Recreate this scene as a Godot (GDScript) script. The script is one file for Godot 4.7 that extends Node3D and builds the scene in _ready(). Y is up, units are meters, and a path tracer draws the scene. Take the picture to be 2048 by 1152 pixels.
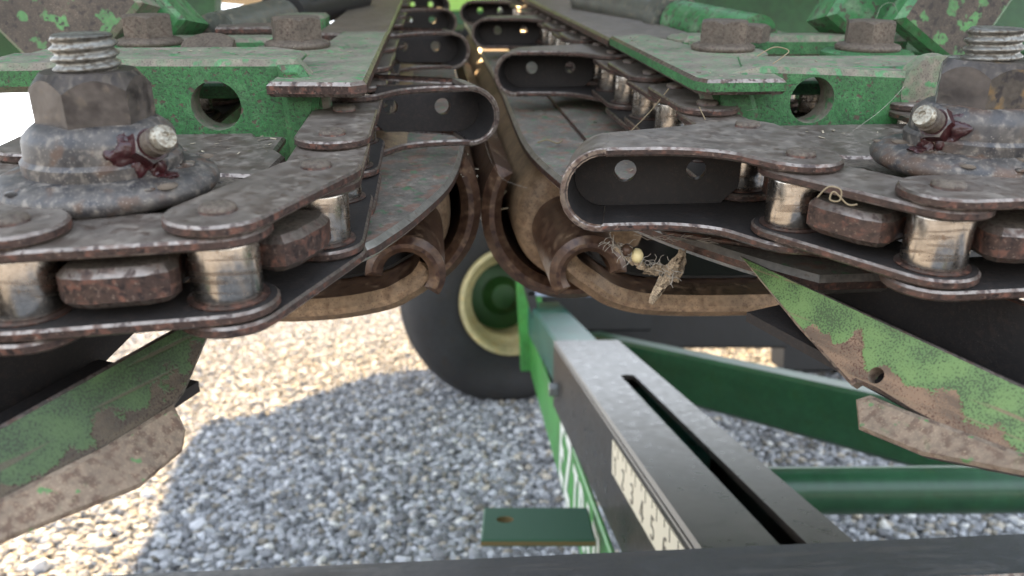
extends Node3D

const MM := 0.001
var row := Transform3D()          # frame of the tilted row unit: x across, y off the deck, z towards the viewer
var used := {}
var M := {}
var rng := RandomNumberGenerator.new()


# ------------------------------------------------------------------ mesh building
class MB:
	var s := {}
	var uvf = null

	func get_s(m) -> Dictionary:
		if not s.has(m):
			s[m] = {"v": PackedVector3Array(), "n": PackedVector3Array()}
		return s[m]

	func tri(m, a: Vector3, b: Vector3, c: Vector3, na: Vector3, nb: Vector3, nc: Vector3) -> void:
		var d := get_s(m)
		var g := (b - a).cross(c - a)
		if g.length_squared() < 1e-20:
			return
		if g.dot(na + nb + nc) > 0.0:
			d.v.append_array(PackedVector3Array([a, c, b]))
			d.n.append_array(PackedVector3Array([na, nc, nb]))
		else:
			d.v.append_array(PackedVector3Array([a, b, c]))
			d.n.append_array(PackedVector3Array([na, nb, nc]))

	func quad(m, a: Vector3, b: Vector3, c: Vector3, e: Vector3, na: Vector3, nb: Vector3, nc: Vector3, ne: Vector3) -> void:
		tri(m, a, b, c, na, nb, nc)
		tri(m, a, c, e, na, nc, ne)

	func mesh() -> ArrayMesh:
		var am := ArrayMesh.new()
		for m in s:
			var d: Dictionary = s[m]
			if d.v.is_empty():
				continue
			var arr := []
			arr.resize(Mesh.ARRAY_MAX)
			arr[Mesh.ARRAY_VERTEX] = d.v
			arr[Mesh.ARRAY_NORMAL] = d.n
			if uvf != null:
				var uv := PackedVector2Array()
				for p in d.v:
					uv.append(uvf.call(p))
				arr[Mesh.ARRAY_TEX_UV] = uv
			am.add_surface_from_arrays(Mesh.PRIMITIVE_TRIANGLES, arr)
			am.surface_set_material(am.get_surface_count() - 1, m)
		return am


func area(p: PackedVector2Array) -> float:
	var t := 0.0
	for i in p.size():
		t += p[i].cross(p[(i + 1) % p.size()])
	return t * 0.5


func inset(p: PackedVector2Array, d: float) -> PackedVector2Array:   # p runs counter-clockwise; moves every edge inwards
	var out := PackedVector2Array()
	var k := p.size()
	for i in k:
		var e0 := (p[i] - p[(i + k - 1) % k]).normalized()
		var e1 := (p[(i + 1) % k] - p[i]).normalized()
		var n0 := Vector2(-e0.y, e0.x)
		var n1 := Vector2(-e1.y, e1.x)
		var b := (n0 + n1)
		if b.length() < 0.05:
			b = n0
		b = b.normalized()
		out.append(p[i] + b * d / maxf(0.35, b.dot(n0)))
	return out


func cap_parts(poly: PackedVector2Array, holes: Array) -> Array:
	if holes.is_empty():
		return [poly]
	var xs := []
	for h in holes:
		var c := 0.0
		for q in h:
			c += q.x
		xs.append(c / h.size())
	xs.sort()
	var edges: Array = [-1e4] + xs + [1e4]
	var parts := []
	for i in edges.size() - 1:
		if edges[i + 1] - edges[i] < 1e-6:
			continue
		var band := PackedVector2Array([Vector2(edges[i], -1e4), Vector2(edges[i + 1], -1e4), Vector2(edges[i + 1], 1e4), Vector2(edges[i], 1e4)])
		for piece in Geometry2D.intersect_polygons(poly, band):
			var now := [piece]
			for h in holes:
				var nxt := []
				for q in now:
					nxt.append_array(Geometry2D.clip_polygons(q, h))
				now = nxt
			parts.append_array(now)
	return parts


func loop_walls(mb: MB, xf: Transform3D, p: PackedVector2Array, rings: Array, mats: Array, crease := 40.0) -> void:
	# rings: [inset, depth] pairs; mats: one per band
	var k := p.size()
	var en := PackedVector2Array()
	for i in k:
		var e := (p[(i + 1) % k] - p[i]).normalized()
		en.append(Vector2(e.y, -e.x))
	var loops := []
	for r in rings:
		loops.append(inset(p, r[0]) if absf(r[0]) > 1e-9 else p)
	var lim := cos(deg_to_rad(crease))
	for i in k:
		var j := (i + 1) % k
		var ni := en[i]
		var nj := en[i]
		if en[(i + k - 1) % k].dot(en[i]) > lim:
			ni = (en[(i + k - 1) % k] + en[i]).normalized()
		if en[j].dot(en[i]) > lim:
			nj = (en[j] + en[i]).normalized()
		for b in rings.size() - 1:
			var dz: float = rings[b + 1][1] - rings[b][1]
			var dr: float = rings[b + 1][0] - rings[b][0]
			var l := sqrt(dz * dz + dr * dr)
			if l < 1e-9:
				continue
			var out := dz / l
			var up := dr / l
			var na := (xf.basis * Vector3(ni.x * out, ni.y * out, up)).normalized()
			var nb := (xf.basis * Vector3(nj.x * out, nj.y * out, up)).normalized()
			var a = xf * Vector3(loops[b][i].x, loops[b][i].y, rings[b][1])
			var c = xf * Vector3(loops[b][j].x, loops[b][j].y, rings[b][1])
			var d = xf * Vector3(loops[b + 1][j].x, loops[b + 1][j].y, rings[b + 1][1])
			var e = xf * Vector3(loops[b + 1][i].x, loops[b + 1][i].y, rings[b + 1][1])
			mb.quad(mats[b], a, c, d, e, na, nb, nb, na)


# a plate: polygon extruded from depth d0 to d1, edges bevelled; mats = [top, bevel, side, bottom]
func ext(mb: MB, xf: Transform3D, poly: PackedVector2Array, d0: float, d1: float, bev: float, mats: Array, holes := [], strip := false) -> void:
	var p := poly.duplicate()
	if area(p) < 0.0:
		p.reverse()
	loop_walls(mb, xf, p, [[bev, d0], [0.0, d0 + bev], [0.0, d1 - bev], [bev, d1]], [mats[1], mats[2], mats[1]])
	var hs := []
	for h in holes:
		var q: PackedVector2Array = h.duplicate()
		if area(q) < 0.0:
			q.reverse()
		hs.append(q)
		var r := q.duplicate()
		r.reverse()
		loop_walls(mb, xf, r, [[0.0, d0], [0.0, d1]], [mats[2]])
	var top := (xf.basis * Vector3(0, 0, 1)).normalized()
	if strip:      # a bent strip from thick(): its two long sides face each other point by point
		var q := inset(p, bev) if bev > 0.0 else p
		var k := q.size()
		for i in k / 2 - 1:
			for e in [[d1, top, mats[0]], [d0, -top, mats[3]]]:
				var z: float = e[0]
				mb.quad(e[2], xf * Vector3(q[i].x, q[i].y, z), xf * Vector3(q[i + 1].x, q[i + 1].y, z), xf * Vector3(q[k - 2 - i].x, q[k - 2 - i].y, z), xf * Vector3(q[k - 1 - i].x, q[k - 1 - i].y, z), e[1], e[1], e[1], e[1])
		return
	for q in cap_parts(inset(p, bev) if bev > 0.0 else p, hs):
		var t := Geometry2D.triangulate_polygon(q)
		for i in range(0, t.size(), 3):
			var a = q[t[i]]
			var b = q[t[i + 1]]
			var c = q[t[i + 2]]
			mb.tri(mats[0], xf * Vector3(a.x, a.y, d1), xf * Vector3(b.x, b.y, d1), xf * Vector3(c.x, c.y, d1), top, top, top)
			mb.tri(mats[3], xf * Vector3(a.x, a.y, d0), xf * Vector3(b.x, b.y, d0), xf * Vector3(c.x, c.y, d0), -top, -top, -top)


func lathe(mb: MB, xf: Transform3D, prof: Array, seg: int, m, a0 := 0.0, a1 := TAU, crease := 35.0) -> void:
	# prof: Vector2(radius, height) from the bottom up, turned round y
	var nn := []
	for i in prof.size() - 1:
		var d: Vector2 = (prof[i + 1] - prof[i]).normalized()
		nn.append(Vector2(d.y, -d.x))
	var lim := cos(deg_to_rad(crease))
	for i in prof.size() - 1:
		var n0: Vector2 = nn[i]
		var n1: Vector2 = nn[i]
		if i > 0 and nn[i - 1].dot(nn[i]) > lim:
			n0 = (nn[i - 1] + nn[i]).normalized()
		if i < nn.size() - 1 and nn[i + 1].dot(nn[i]) > lim:
			n1 = (nn[i + 1] + nn[i]).normalized()
		var mm = m[i] if m is Array else m
		for k in seg:
			var t0 := a0 + (a1 - a0) * k / seg
			var t1 := a0 + (a1 - a0) * (k + 1) / seg
			var d0 := Vector3(cos(t0), 0, sin(t0))
			var d1 := Vector3(cos(t1), 0, sin(t1))
			var u := Vector3.UP
			mb.quad(mm, xf * (d0 * prof[i].x + u * prof[i].y), xf * (d1 * prof[i].x + u * prof[i].y), xf * (d1 * prof[i + 1].x + u * prof[i + 1].y), xf * (d0 * prof[i + 1].x + u * prof[i + 1].y),
				(xf.basis * (d0 * n0.x + u * n0.y)).normalized(), (xf.basis * (d1 * n0.x + u * n0.y)).normalized(), (xf.basis * (d1 * n1.x + u * n1.y)).normalized(), (xf.basis * (d0 * n1.x + u * n1.y)).normalized())


func tube(mb: MB, pts: Array, rad, seg: int, m) -> void:
	var rings := []
	var side := Vector3.ZERO
	for i in pts.size():
		var d: Vector3 = (pts[mini(i + 1, pts.size() - 1)] - pts[maxi(i - 1, 0)]).normalized()
		if side == Vector3.ZERO:
			side = d.cross(Vector3.UP if absf(d.y) < 0.9 else Vector3.RIGHT).normalized()
		side = (side - d * side.dot(d)).normalized()
		var up := d.cross(side)
		var r: float = rad[i] if rad is Array else rad
		var ring := []
		for k in seg:
			var t := TAU * k / seg
			var nv := side * cos(t) + up * sin(t)
			ring.append([pts[i] + nv * r, nv])
		rings.append(ring)
	for i in pts.size() - 1:
		for k in seg:
			var l := (k + 1) % seg
			mb.quad(m, rings[i][k][0], rings[i][l][0], rings[i + 1][l][0], rings[i + 1][k][0], rings[i][k][1], rings[i][l][1], rings[i + 1][l][1], rings[i + 1][k][1])
	for e in [0, pts.size() - 1]:
		var d: Vector3 = (pts[0] - pts[1]).normalized() if e == 0 else (pts[e] - pts[e - 1]).normalized()
		for k in range(1, seg - 1):
			mb.tri(m, rings[e][0][0], rings[e][k][0], rings[e][k + 1][0], d, d, d)


func box(mb: MB, xf: Transform3D, size: Vector3, bev: float, mats: Array) -> void:
	var h := size * 0.5
	# local z of the plate is the box's y
	var f := xf * Transform3D(Basis(Vector3(1, 0, 0), Vector3(0, 0, -1), Vector3(0, 1, 0)), Vector3.ZERO)
	ext(mb, f, PackedVector2Array([Vector2(-h.x, -h.z), Vector2(h.x, -h.z), Vector2(h.x, h.z), Vector2(-h.x, h.z)]), -h.y, h.y, bev, mats)


func hex(r: float, turn := 0.0) -> PackedVector2Array:
	return ngon(r, 6, turn)


func ngon(r: float, k: int, turn := 0.0, c := Vector2.ZERO) -> PackedVector2Array:
	var p := PackedVector2Array()
	for i in k:
		p.append(c + Vector2(cos(turn + TAU * i / k), sin(turn + TAU * i / k)) * r)
	return p


# a hexagon nut or bolt head with the rounded chamfer on its crown; axis y, from y0 to y1
func hex_head(mb: MB, xf: Transform3D, r: float, y0: float, y1: float, turn: float, mbase, medge, faces := {}, cham := 0.75) -> void:
	var rc := r * cos(PI / 6) * (0.97 if cham < 1.0 else 0.93)
	for f in 6:
		var t0 := turn + f * PI / 3
		var c0 := Vector3(cos(t0), 0, sin(t0)) * r
		var c1 := Vector3(cos(t0 + PI / 3), 0, sin(t0 + PI / 3)) * r
		var nf := ((c0 + c1) * 0.5).normalized()
		var m = faces.get(f, mbase)
		for k in 8:
			var q0 := c0.lerp(c1, k / 8.0)
			var q1 := c0.lerp(c1, (k + 1) / 8.0)
			var h0 := y1 - (q0.length() - rc) * cham
			var h1 := y1 - (q1.length() - rc) * cham
			var u := Vector3.UP
			mb.quad(m, xf * (q0 + u * y0), xf * (q1 + u * y0), xf * (q1 + u * h1), xf * (q0 + u * h0), xf.basis * nf, xf.basis * nf, xf.basis * nf, xf.basis * nf)
			var i0 := q0.normalized() * rc * 0.97
			var i1 := q1.normalized() * rc * 0.97
			var cn0 := (q0.normalized() * 0.55 + u).normalized()
			var cn1 := (q1.normalized() * 0.55 + u).normalized()
			mb.quad(medge, xf * (q0 + u * h0), xf * (q1 + u * h1), xf * (i1 + u * y1), xf * (i0 + u * y1), xf.basis * cn0, xf.basis * cn1, xf.basis * cn1, xf.basis * cn0)
			mb.tri(m, xf * (i0 + u * y1), xf * (i1 + u * y1), xf * (u * y1), xf.basis * u, xf.basis * u, xf.basis * u)


func thick(line: Array, t: float) -> PackedVector2Array:   # a bent strip of thickness t round a line
	var left := PackedVector2Array()
	var right := PackedVector2Array()
	for i in line.size():
		var d: Vector2 = (line[mini(i + 1, line.size() - 1)] - line[maxi(i - 1, 0)]).normalized()
		var nv := Vector2(-d.y, d.x) * t * 0.5
		left.append(line[i] + nv)
		right.append(line[i] - nv)
	right.reverse()
	left.append_array(right)
	return left


func smooth_line(pts: Array, steps := 6) -> Array:
	var out := []
	for i in pts.size() - 1:
		var p0 = pts[maxi(i - 1, 0)]
		var p3 = pts[mini(i + 2, pts.size() - 1)]
		for k in steps:
			out.append(pts[i].cubic_interpolate(pts[i + 1], p0, p3, float(k) / steps))
	out.append(pts[pts.size() - 1])
	return out


# ------------------------------------------------------------------ things and parts
func numbered(called: String) -> String:
	if not used.has(called):
		used[called] = 0
		return called
	used[called] += 1
	return "%s_%03d" % [called, used[called]]


func tag(o: Node, label: String, category: String, group := "") -> void:
	o.set_meta("label", label)
	o.set_meta("category", category)
	if group:
		o.set_meta("group", group)


func thing(called: String, label: String, category: String, at := Transform3D(), group := "") -> Node3D:
	var o := Node3D.new()
	o.name = numbered(called)
	o.transform = at
	add_child(o)
	tag(o, label, category, group)
	return o


func part(called: String, mb: MB, parent: Node, at := Transform3D()) -> MeshInstance3D:
	var o := MeshInstance3D.new()
	o.name = called
	o.mesh = mb.mesh()
	o.transform = at
	parent.add_child(o, true)
	return o


func again(called: String, mesh: Mesh, parent: Node, at: Transform3D) -> MeshInstance3D:
	var o := MeshInstance3D.new()
	o.name = called
	o.mesh = mesh
	o.transform = at
	parent.add_child(o, true)
	return o


func single(called: String, mb: MB, label: String, category: String, at := Transform3D(), group := "") -> MeshInstance3D:
	var o := MeshInstance3D.new()
	o.name = numbered(called)
	o.mesh = mb.mesh()
	o.transform = at
	add_child(o)
	tag(o, label, category, group)
	return o


func rp(a: float, b: float, c: float) -> Vector3:      # row-unit millimetres (across, off the deck, away) in the row frame
	return Vector3(a, b, -c) * MM


func rowat(a: float, b: float, c: float) -> Transform3D:
	return row * Transform3D(Basis(), rp(a, b, c))


func flat_xf() -> Transform3D:     # plates lying in the deck: polygon (a, c), depth along the deck normal
	return Transform3D(Basis(Vector3(1, 0, 0), Vector3(0, 0, -1), Vector3(0, 1, 0)).scaled(Vector3.ONE * MM), Vector3.ZERO)


func up_xf() -> Transform3D:       # plates standing across the deck: polygon (a, b), depth towards the viewer
	return Transform3D(Basis().scaled(Vector3.ONE * MM), Vector3.ZERO)


func mm_xf() -> Transform3D:
	return Transform3D(Basis().scaled(Vector3.ONE * MM), Vector3.ZERO)


func poly(a: Array) -> PackedVector2Array:
	var p := PackedVector2Array()
	for i in range(0, a.size(), 2):
		p.append(Vector2(a[i], a[i + 1]))
	return p


func line2(a: Array) -> Array:
	var p := []
	for i in range(0, a.size(), 2):
		p.append(Vector2(a[i], a[i + 1]))
	return p


# ------------------------------------------------------------------ materials
const TS := 512
var noises := {}


func noise(sd: int, freq: float, octaves := 4, kind := FastNoiseLite.TYPE_SIMPLEX_SMOOTH, stretch := Vector2i(1, 1)) -> PackedByteArray:
	var key := "%d %f %d %d %s" % [sd, freq, octaves, kind, stretch]
	if not noises.has(key):
		var f := FastNoiseLite.new()
		f.seed = sd
		f.noise_type = kind
		f.frequency = freq
		f.fractal_octaves = octaves
		f.fractal_type = FastNoiseLite.FRACTAL_FBM if octaves > 1 else FastNoiseLite.FRACTAL_NONE
		var im := f.get_seamless_image(TS / stretch.x, TS / stretch.y, false, false, 0.15, true)
		im.resize(TS, TS, Image.INTERPOLATE_CUBIC)
		im.convert(Image.FORMAT_L8)
		noises[key] = im.get_data()
	return noises[key]


# layers over a base: each [noise, threshold, softness, colour, roughness, metal, height]
func skin(called: String, tile_mm: float, base: Array, layers: Array, bump := 0.02, vary := 0.25, fine: PackedByteArray = PackedByteArray(), world := true) -> ORMMaterial3D:
	var n := TS * TS
	var col := PackedByteArray()
	col.resize(n * 3)
	var orm := PackedByteArray()
	orm.resize(n * 3)
	var hei := PackedByteArray()
	hei.resize(n)
	var broad := noise(91, 0.012, 3)
	if fine.is_empty():
		fine = noise(92, 0.09, 3)
	var bc: Color = base[0]
	for i in n:
		var r := bc.r
		var g := bc.g
		var b := bc.b
		var ro: float = base[1]
		var me: float = base[2]
		var he := 0.5
		for l in layers:
			var t: float = (l[0][i] / 255.0 - l[1]) / l[2]
			if t <= 0.0:
				continue
			t = minf(t, 1.0)
			var c: Color = l[3]
			r += (c.r - r) * t
			g += (c.g - g) * t
			b += (c.b - b) * t
			ro += (l[4] - ro) * t
			me += (l[5] - me) * t
			he += l[6] * t
		var k := 1.0 + vary * ((broad[i] + fine[i]) / 255.0 - 1.0)
		col[i * 3] = clampi(int(r * k * 255.0), 0, 255)
		col[i * 3 + 1] = clampi(int(g * k * 255.0), 0, 255)
		col[i * 3 + 2] = clampi(int(b * k * 255.0), 0, 255)
		orm[i * 3] = 255
		orm[i * 3 + 1] = clampi(int((ro + 0.12 * (fine[i] / 255.0 - 0.5)) * 255.0), 0, 255)
		orm[i * 3 + 2] = clampi(int(me * 255.0), 0, 255)
		hei[i] = clampi(int((he + 0.5 * (fine[i] / 255.0 - 0.5)) * 255.0), 0, 255)
	var m := ORMMaterial3D.new()
	m.resource_name = called
	m.albedo_texture = ImageTexture.create_from_image(Image.create_from_data(TS, TS, false, Image.FORMAT_RGB8, col))
	m.orm_texture = ImageTexture.create_from_image(Image.create_from_data(TS, TS, false, Image.FORMAT_RGB8, orm))
	if bump > 0.0:
		m.heightmap_enabled = true
		m.heightmap_scale = bump
		m.heightmap_texture = ImageTexture.create_from_image(Image.create_from_data(TS, TS, false, Image.FORMAT_L8, hei))
	m.uv1_triplanar = true
	m.uv1_world_triplanar = world
	m.uv1_triplanar_sharpness = 4.0
	m.uv1_scale = Vector3.ONE * (1000.0 / tile_mm)
	return m


func plain(called: String, c: Color, rough: float, metal := 0.0) -> StandardMaterial3D:
	var m := StandardMaterial3D.new()
	m.resource_name = called
	m.albedo_color = c
	m.roughness = rough
	m.metallic = metal
	return m


# one faintly mottled coat in many colours: the same textures under different tints
func tinted(from: ORMMaterial3D, called: String, c: Color, rough: float) -> StandardMaterial3D:
	var m := StandardMaterial3D.new()
	m.resource_name = called
	m.albedo_color = c
	m.albedo_texture = from.albedo_texture
	m.roughness = rough
	m.uv1_triplanar = true
	m.uv1_world_triplanar = true
	m.uv1_scale = from.uv1_scale
	return m


func rgb8(r: int, g: int, b: int) -> Color:
	return Color(r / 255.0, g / 255.0, b / 255.0)


func materials() -> void:
	var n1 := noise(1, 0.02, 4)
	var n2 := noise(2, 0.035, 4)
	var n3 := noise(3, 0.12, 3)
	var n4 := noise(4, 0.25, 2)
	var n5 := noise(5, 0.06, 5)
	var cell := noise(6, 0.10, 2, FastNoiseLite.TYPE_CELLULAR)
	var streak := noise(7, 0.05, 3, FastNoiseLite.TYPE_SIMPLEX_SMOOTH, Vector2i(12, 1))
	var rust := rgb8(96, 56, 42)
	var n6 := noise(8, 0.4, 2)
	M.dust = skin("dusty steel", 150, [rgb8(98, 90, 83), 0.52, 0.25], [[n1, 0.42, 0.45, rgb8(78, 68, 61), 0.48, 0.3, 0.0], [n2, 0.5, 0.4, rgb8(112, 104, 95), 0.72, 0.1, 0.0], [n5, 0.62, 0.25, rgb8(84, 72, 64), 0.42, 0.4, 0.0], [n6, 0.82, 0.12, rgb8(122, 114, 103), 0.9, 0.0, 0.03]], 0.002, 0.2)
	M.rust = skin("rusty edge", 80, [rgb8(60, 46, 41), 0.42, 0.25], [[n2, 0.5, 0.25, rgb8(88, 56, 44), 0.66, 0.05, 0.1], [n5, 0.58, 0.2, rgb8(44, 36, 35), 0.35, 0.35, -0.1], [n3, 0.72, 0.12, rgb8(120, 106, 96), 0.38, 0.6, 0.1]], 0.008, 0.3)
	M.edge = skin("worn edge", 90, [rgb8(132, 122, 114), 0.34, 0.85], [[n2, 0.52, 0.25, rgb8(78, 60, 52), 0.5, 0.3, -0.2], [n5, 0.6, 0.15, rgb8(58, 46, 42), 0.5, 0.2, -0.1]], 0.006, 0.25)
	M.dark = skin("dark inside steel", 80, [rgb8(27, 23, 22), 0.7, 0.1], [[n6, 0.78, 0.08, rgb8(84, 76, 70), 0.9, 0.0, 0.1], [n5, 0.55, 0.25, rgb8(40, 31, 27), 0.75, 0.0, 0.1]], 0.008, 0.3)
	M.green = skin("chipped green paint", 90, [rgb8(46, 98, 53), 0.5, 0.0], [[n5, 0.5, 0.3, rgb8(38, 82, 45), 0.58, 0.0, -0.1], [n1, 0.5, 0.3, rgb8(62, 108, 64), 0.66, 0.0, 0.05], [n6, 0.64, 0.1, rgb8(34, 58, 36), 0.6, 0.0, -0.25], [n3, 0.69, 0.05, rgb8(42, 56, 37), 0.7, 0.0, -0.3], [n2, 0.75, 0.04, rgb8(72, 62, 50), 0.8, 0.0, -0.3]], 0.016, 0.25)
	M.green_dust = skin("dusty green paint", 140, [rgb8(96, 104, 84), 0.8, 0.0], [[n5, 0.38, 0.35, rgb8(114, 108, 94), 0.9, 0.0, 0.1], [n1, 0.45, 0.25, rgb8(110, 103, 92), 0.9, 0.0, 0.1], [n2, 0.64, 0.1, rgb8(68, 112, 72), 0.7, 0.0, 0.0], [n6, 0.72, 0.08, rgb8(72, 62, 52), 0.8, 0.0, -0.2]], 0.01, 0.25)
	M.green_arm = skin("worn green arm", 160, [rgb8(50, 104, 58), 0.5, 0.0], [[n1, 0.48, 0.25, rgb8(88, 114, 84), 0.7, 0.0, 0.0], [n5, 0.64, 0.08, rgb8(70, 66, 54), 0.8, 0.0, -0.15], [n6, 0.7, 0.1, rgb8(40, 74, 46), 0.6, 0.0, -0.1]], 0.012, 0.25)
	M.dirty_arm = skin("dirty green arm", 160, [rgb8(66, 58, 50), 0.8, 0.0], [[n1, 0.58, 0.06, rgb8(62, 108, 58), 0.6, 0.0, 0.2], [n6, 0.66, 0.1, rgb8(92, 84, 74), 0.9, 0.0, 0.1], [n5, 0.66, 0.1, rgb8(48, 42, 38), 0.8, 0.0, 0.0]], 0.015, 0.3)
	M.bolt = skin("grimy bolt", 60, [rgb8(86, 77, 67), 0.66, 0.2], [[n5, 0.5, 0.25, rgb8(64, 52, 45), 0.75, 0.1, -0.1], [n6, 0.68, 0.14, rgb8(112, 102, 92), 0.8, 0.1, 0.1]], 0.008, 0.3)
	M.hub = skin("greasy hub", 120, [rgb8(72, 68, 65), 0.55, 0.2], [[n2, 0.42, 0.35, rgb8(48, 47, 49), 0.42, 0.2, 0.1], [n5, 0.55, 0.25, rgb8(112, 105, 97), 0.6, 0.2, 0.1], [n1, 0.58, 0.15, rgb8(76, 60, 50), 0.65, 0.1, -0.1], [n6, 0.74, 0.1, rgb8(128, 120, 110), 0.7, 0.1, 0.0]], 0.006, 0.28)
	M.nut = skin("dark nut", 140, [rgb8(80, 73, 68), 0.45, 0.3], [[n2, 0.4, 0.4, rgb8(58, 53, 51), 0.34, 0.4, 0.1], [n5, 0.66, 0.15, rgb8(88, 78, 68), 0.6, 0.2, 0.1]], 0.01, 0.3)
	M.soil = plain("dry soil", rgb8(100, 90, 80), 0.95)
	M.dull_zinc = skin("dull zinc nipple", 20, [rgb8(150, 146, 134), 0.45, 0.6], [[n2, 0.5, 0.2, rgb8(104, 92, 76), 0.6, 0.3, 0.0]], 0.004, 0.3)
	M.nut_edge = skin("worn nut edge", 90, [rgb8(78, 71, 66), 0.4, 0.45], [[n2, 0.5, 0.25, rgb8(54, 50, 49), 0.4, 0.4, 0.0], [n5, 0.6, 0.15, rgb8(112, 102, 92), 0.4, 0.6, 0.0]], 0.006, 0.25)
	M.bare = skin("bare worn nut face", 90, [rgb8(186, 182, 178), 0.4, 0.6], [[n2, 0.46, 0.1, rgb8(58, 54, 54), 0.45, 0.3, 0.0], [n5, 0.62, 0.1, rgb8(90, 84, 80), 0.5, 0.4, 0.0]], 0.01, 0.3)
	M.ochre = skin("ochre stained nut face", 90, [rgb8(66, 60, 54), 0.5, 0.3], [[n1, 0.52, 0.25, rgb8(104, 80, 46), 0.7, 0.05, 0.1], [n2, 0.62, 0.1, rgb8(44, 41, 42), 0.4, 0.3, 0.0]], 0.01, 0.3)
	M.thread = skin("bare threads", 60, [rgb8(122, 120, 114), 0.42, 0.7], [[n5, 0.5, 0.25, rgb8(86, 80, 72), 0.55, 0.5, -0.1]], 0.004, 0.25)
	M.roller = skin("polished roller", 60, [rgb8(186, 180, 172), 0.22, 1.0], [[streak, 0.55, 0.2, rgb8(140, 130, 120), 0.3, 0.95, -0.05], [n2, 0.78, 0.12, rgb8(130, 112, 96), 0.34, 0.85, 0.0], [n3, 0.86, 0.05, rgb8(80, 60, 50), 0.5, 0.5, -0.1]], 0.0015, 0.2)
	M.shine = skin("shiny deck edge", 100, [rgb8(188, 182, 174), 0.42, 0.9], [[n2, 0.74, 0.12, rgb8(130, 112, 98), 0.5, 0.6, -0.1], [n3, 0.86, 0.08, rgb8(80, 66, 56), 0.5, 0.3, -0.1]], 0.003, 0.25)
	M.roll = skin("brown rusted roll", 160, [rgb8(82, 61, 47), 0.4, 0.25], [[n5, 0.48, 0.25, rgb8(60, 41, 33), 0.36, 0.35, -0.1], [n2, 0.6, 0.2, rgb8(108, 86, 66), 0.6, 0.1, 0.05], [n6, 0.78, 0.12, rgb8(60, 46, 38), 0.5, 0.2, -0.1]], 0.01, 0.28)
	M.red = skin("red grease", 50, [rgb8(48, 14, 17), 0.34, 0.0], [[n2, 0.6, 0.2, rgb8(70, 44, 40), 0.7, 0.0, 0.1], [n5, 0.5, 0.25, rgb8(44, 16, 18), 0.4, 0.0, 0.1]], 0.02, 0.3)
	M.black = skin("black painted tube", 700, [rgb8(38, 34, 31), 0.3, 0.0], [[n1, 0.3, 0.6, rgb8(54, 48, 42), 0.33, 0.0, 0.0]], 0.0, 0.15)
	M.bar = skin("dark bar", 300, [rgb8(33, 36, 41), 0.42, 0.0], [[n5, 0.5, 0.3, rgb8(54, 55, 57), 0.6, 0.0, 0.0], [streak, 0.6, 0.2, rgb8(62, 60, 58), 0.65, 0.0, 0.0], [n6, 0.74, 0.1, rgb8(84, 80, 74), 0.8, 0.0, 0.0]], 0.0, 0.25)
	M.bar_edge = skin("chipped bar edge", 120, [rgb8(126, 114, 102), 0.6, 0.3], [[n2, 0.45, 0.2, rgb8(92, 68, 54), 0.7, 0.1, 0.0], [n5, 0.6, 0.1, rgb8(60, 58, 58), 0.5, 0.0, 0.0]], 0.0, 0.3)
	var coat := skin("even coat", 600, [rgb8(222, 222, 222), 1.0, 0.0], [[n5, 0.5, 0.4, rgb8(246, 242, 236), 1.0, 0.0, 0.0], [n1, 0.6, 0.3, rgb8(204, 202, 198), 0.9, 0.0, 0.0], [n2, 0.62, 0.2, rgb8(236, 214, 190), 1.0, 0.0, 0.0], [n6, 0.78, 0.08, rgb8(168, 160, 150), 1.0, 0.0, 0.0]], 0.0, 0.2)
	M.trailer = tinted(coat, "trailer paint", rgb8(42, 86, 56), 0.32)
	M.trailer_bright = tinted(coat, "trailer bright paint", rgb8(66, 150, 66), 0.42)
	M.teal = tinted(coat, "teal paint", rgb8(44, 102, 90), 0.34)
	M.panel = tinted(coat, "panel paint", rgb8(36, 86, 42), 0.52)
	M.black_steel = tinted(coat, "black steel paint", rgb8(30, 30, 32), 0.52)
	M.rubber = tinted(coat, "rubber paint", rgb8(46, 46, 48), 0.80)
	M.cream = tinted(coat, "cream paint", rgb8(212, 200, 152), 0.50)
	M.rim_green = tinted(coat, "rim green paint", rgb8(46, 92, 42), 0.50)
	M.grey_shaft = skin("grey shaft", 160, [rgb8(84, 86, 80), 0.45, 0.3], [[n5, 0.5, 0.3, rgb8(108, 102, 88), 0.7, 0.1, 0.0]], 0.004, 0.25)
	M.straw = plain("straw", rgb8(128, 114, 90), 0.9)
	M.leaf = skin("dead leaf", 20, [rgb8(150, 132, 108), 0.85, 0.0], [[n5, 0.5, 0.15, rgb8(104, 88, 72), 0.85, 0.0, 0.1], [n3, 0.62, 0.1, rgb8(186, 172, 148), 0.9, 0.0, 0.1]], 0.02, 0.4)
	M.leaf.backlight_enabled = true
	M.leaf.backlight = Color(0.35, 0.3, 0.22)
	M.web = plain("cobweb", rgb8(150, 144, 134), 0.8)
	M.kernel = plain("pale kernel", rgb8(216, 200, 150), 0.5)
	M.sticker = plain("ruler sticker", rgb8(208, 200, 178), 0.5)
	M.ink = plain("ruler ink", rgb8(96, 90, 80), 0.6)
	M.white = plain("white lettering", rgb8(214, 218, 210), 0.45)
	M.grey_ink = plain("grey lettering shade", rgb8(128, 150, 128), 0.5)
	M.zinc = plain("zinc bolt", rgb8(150, 152, 150), 0.35, 0.8)


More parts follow.
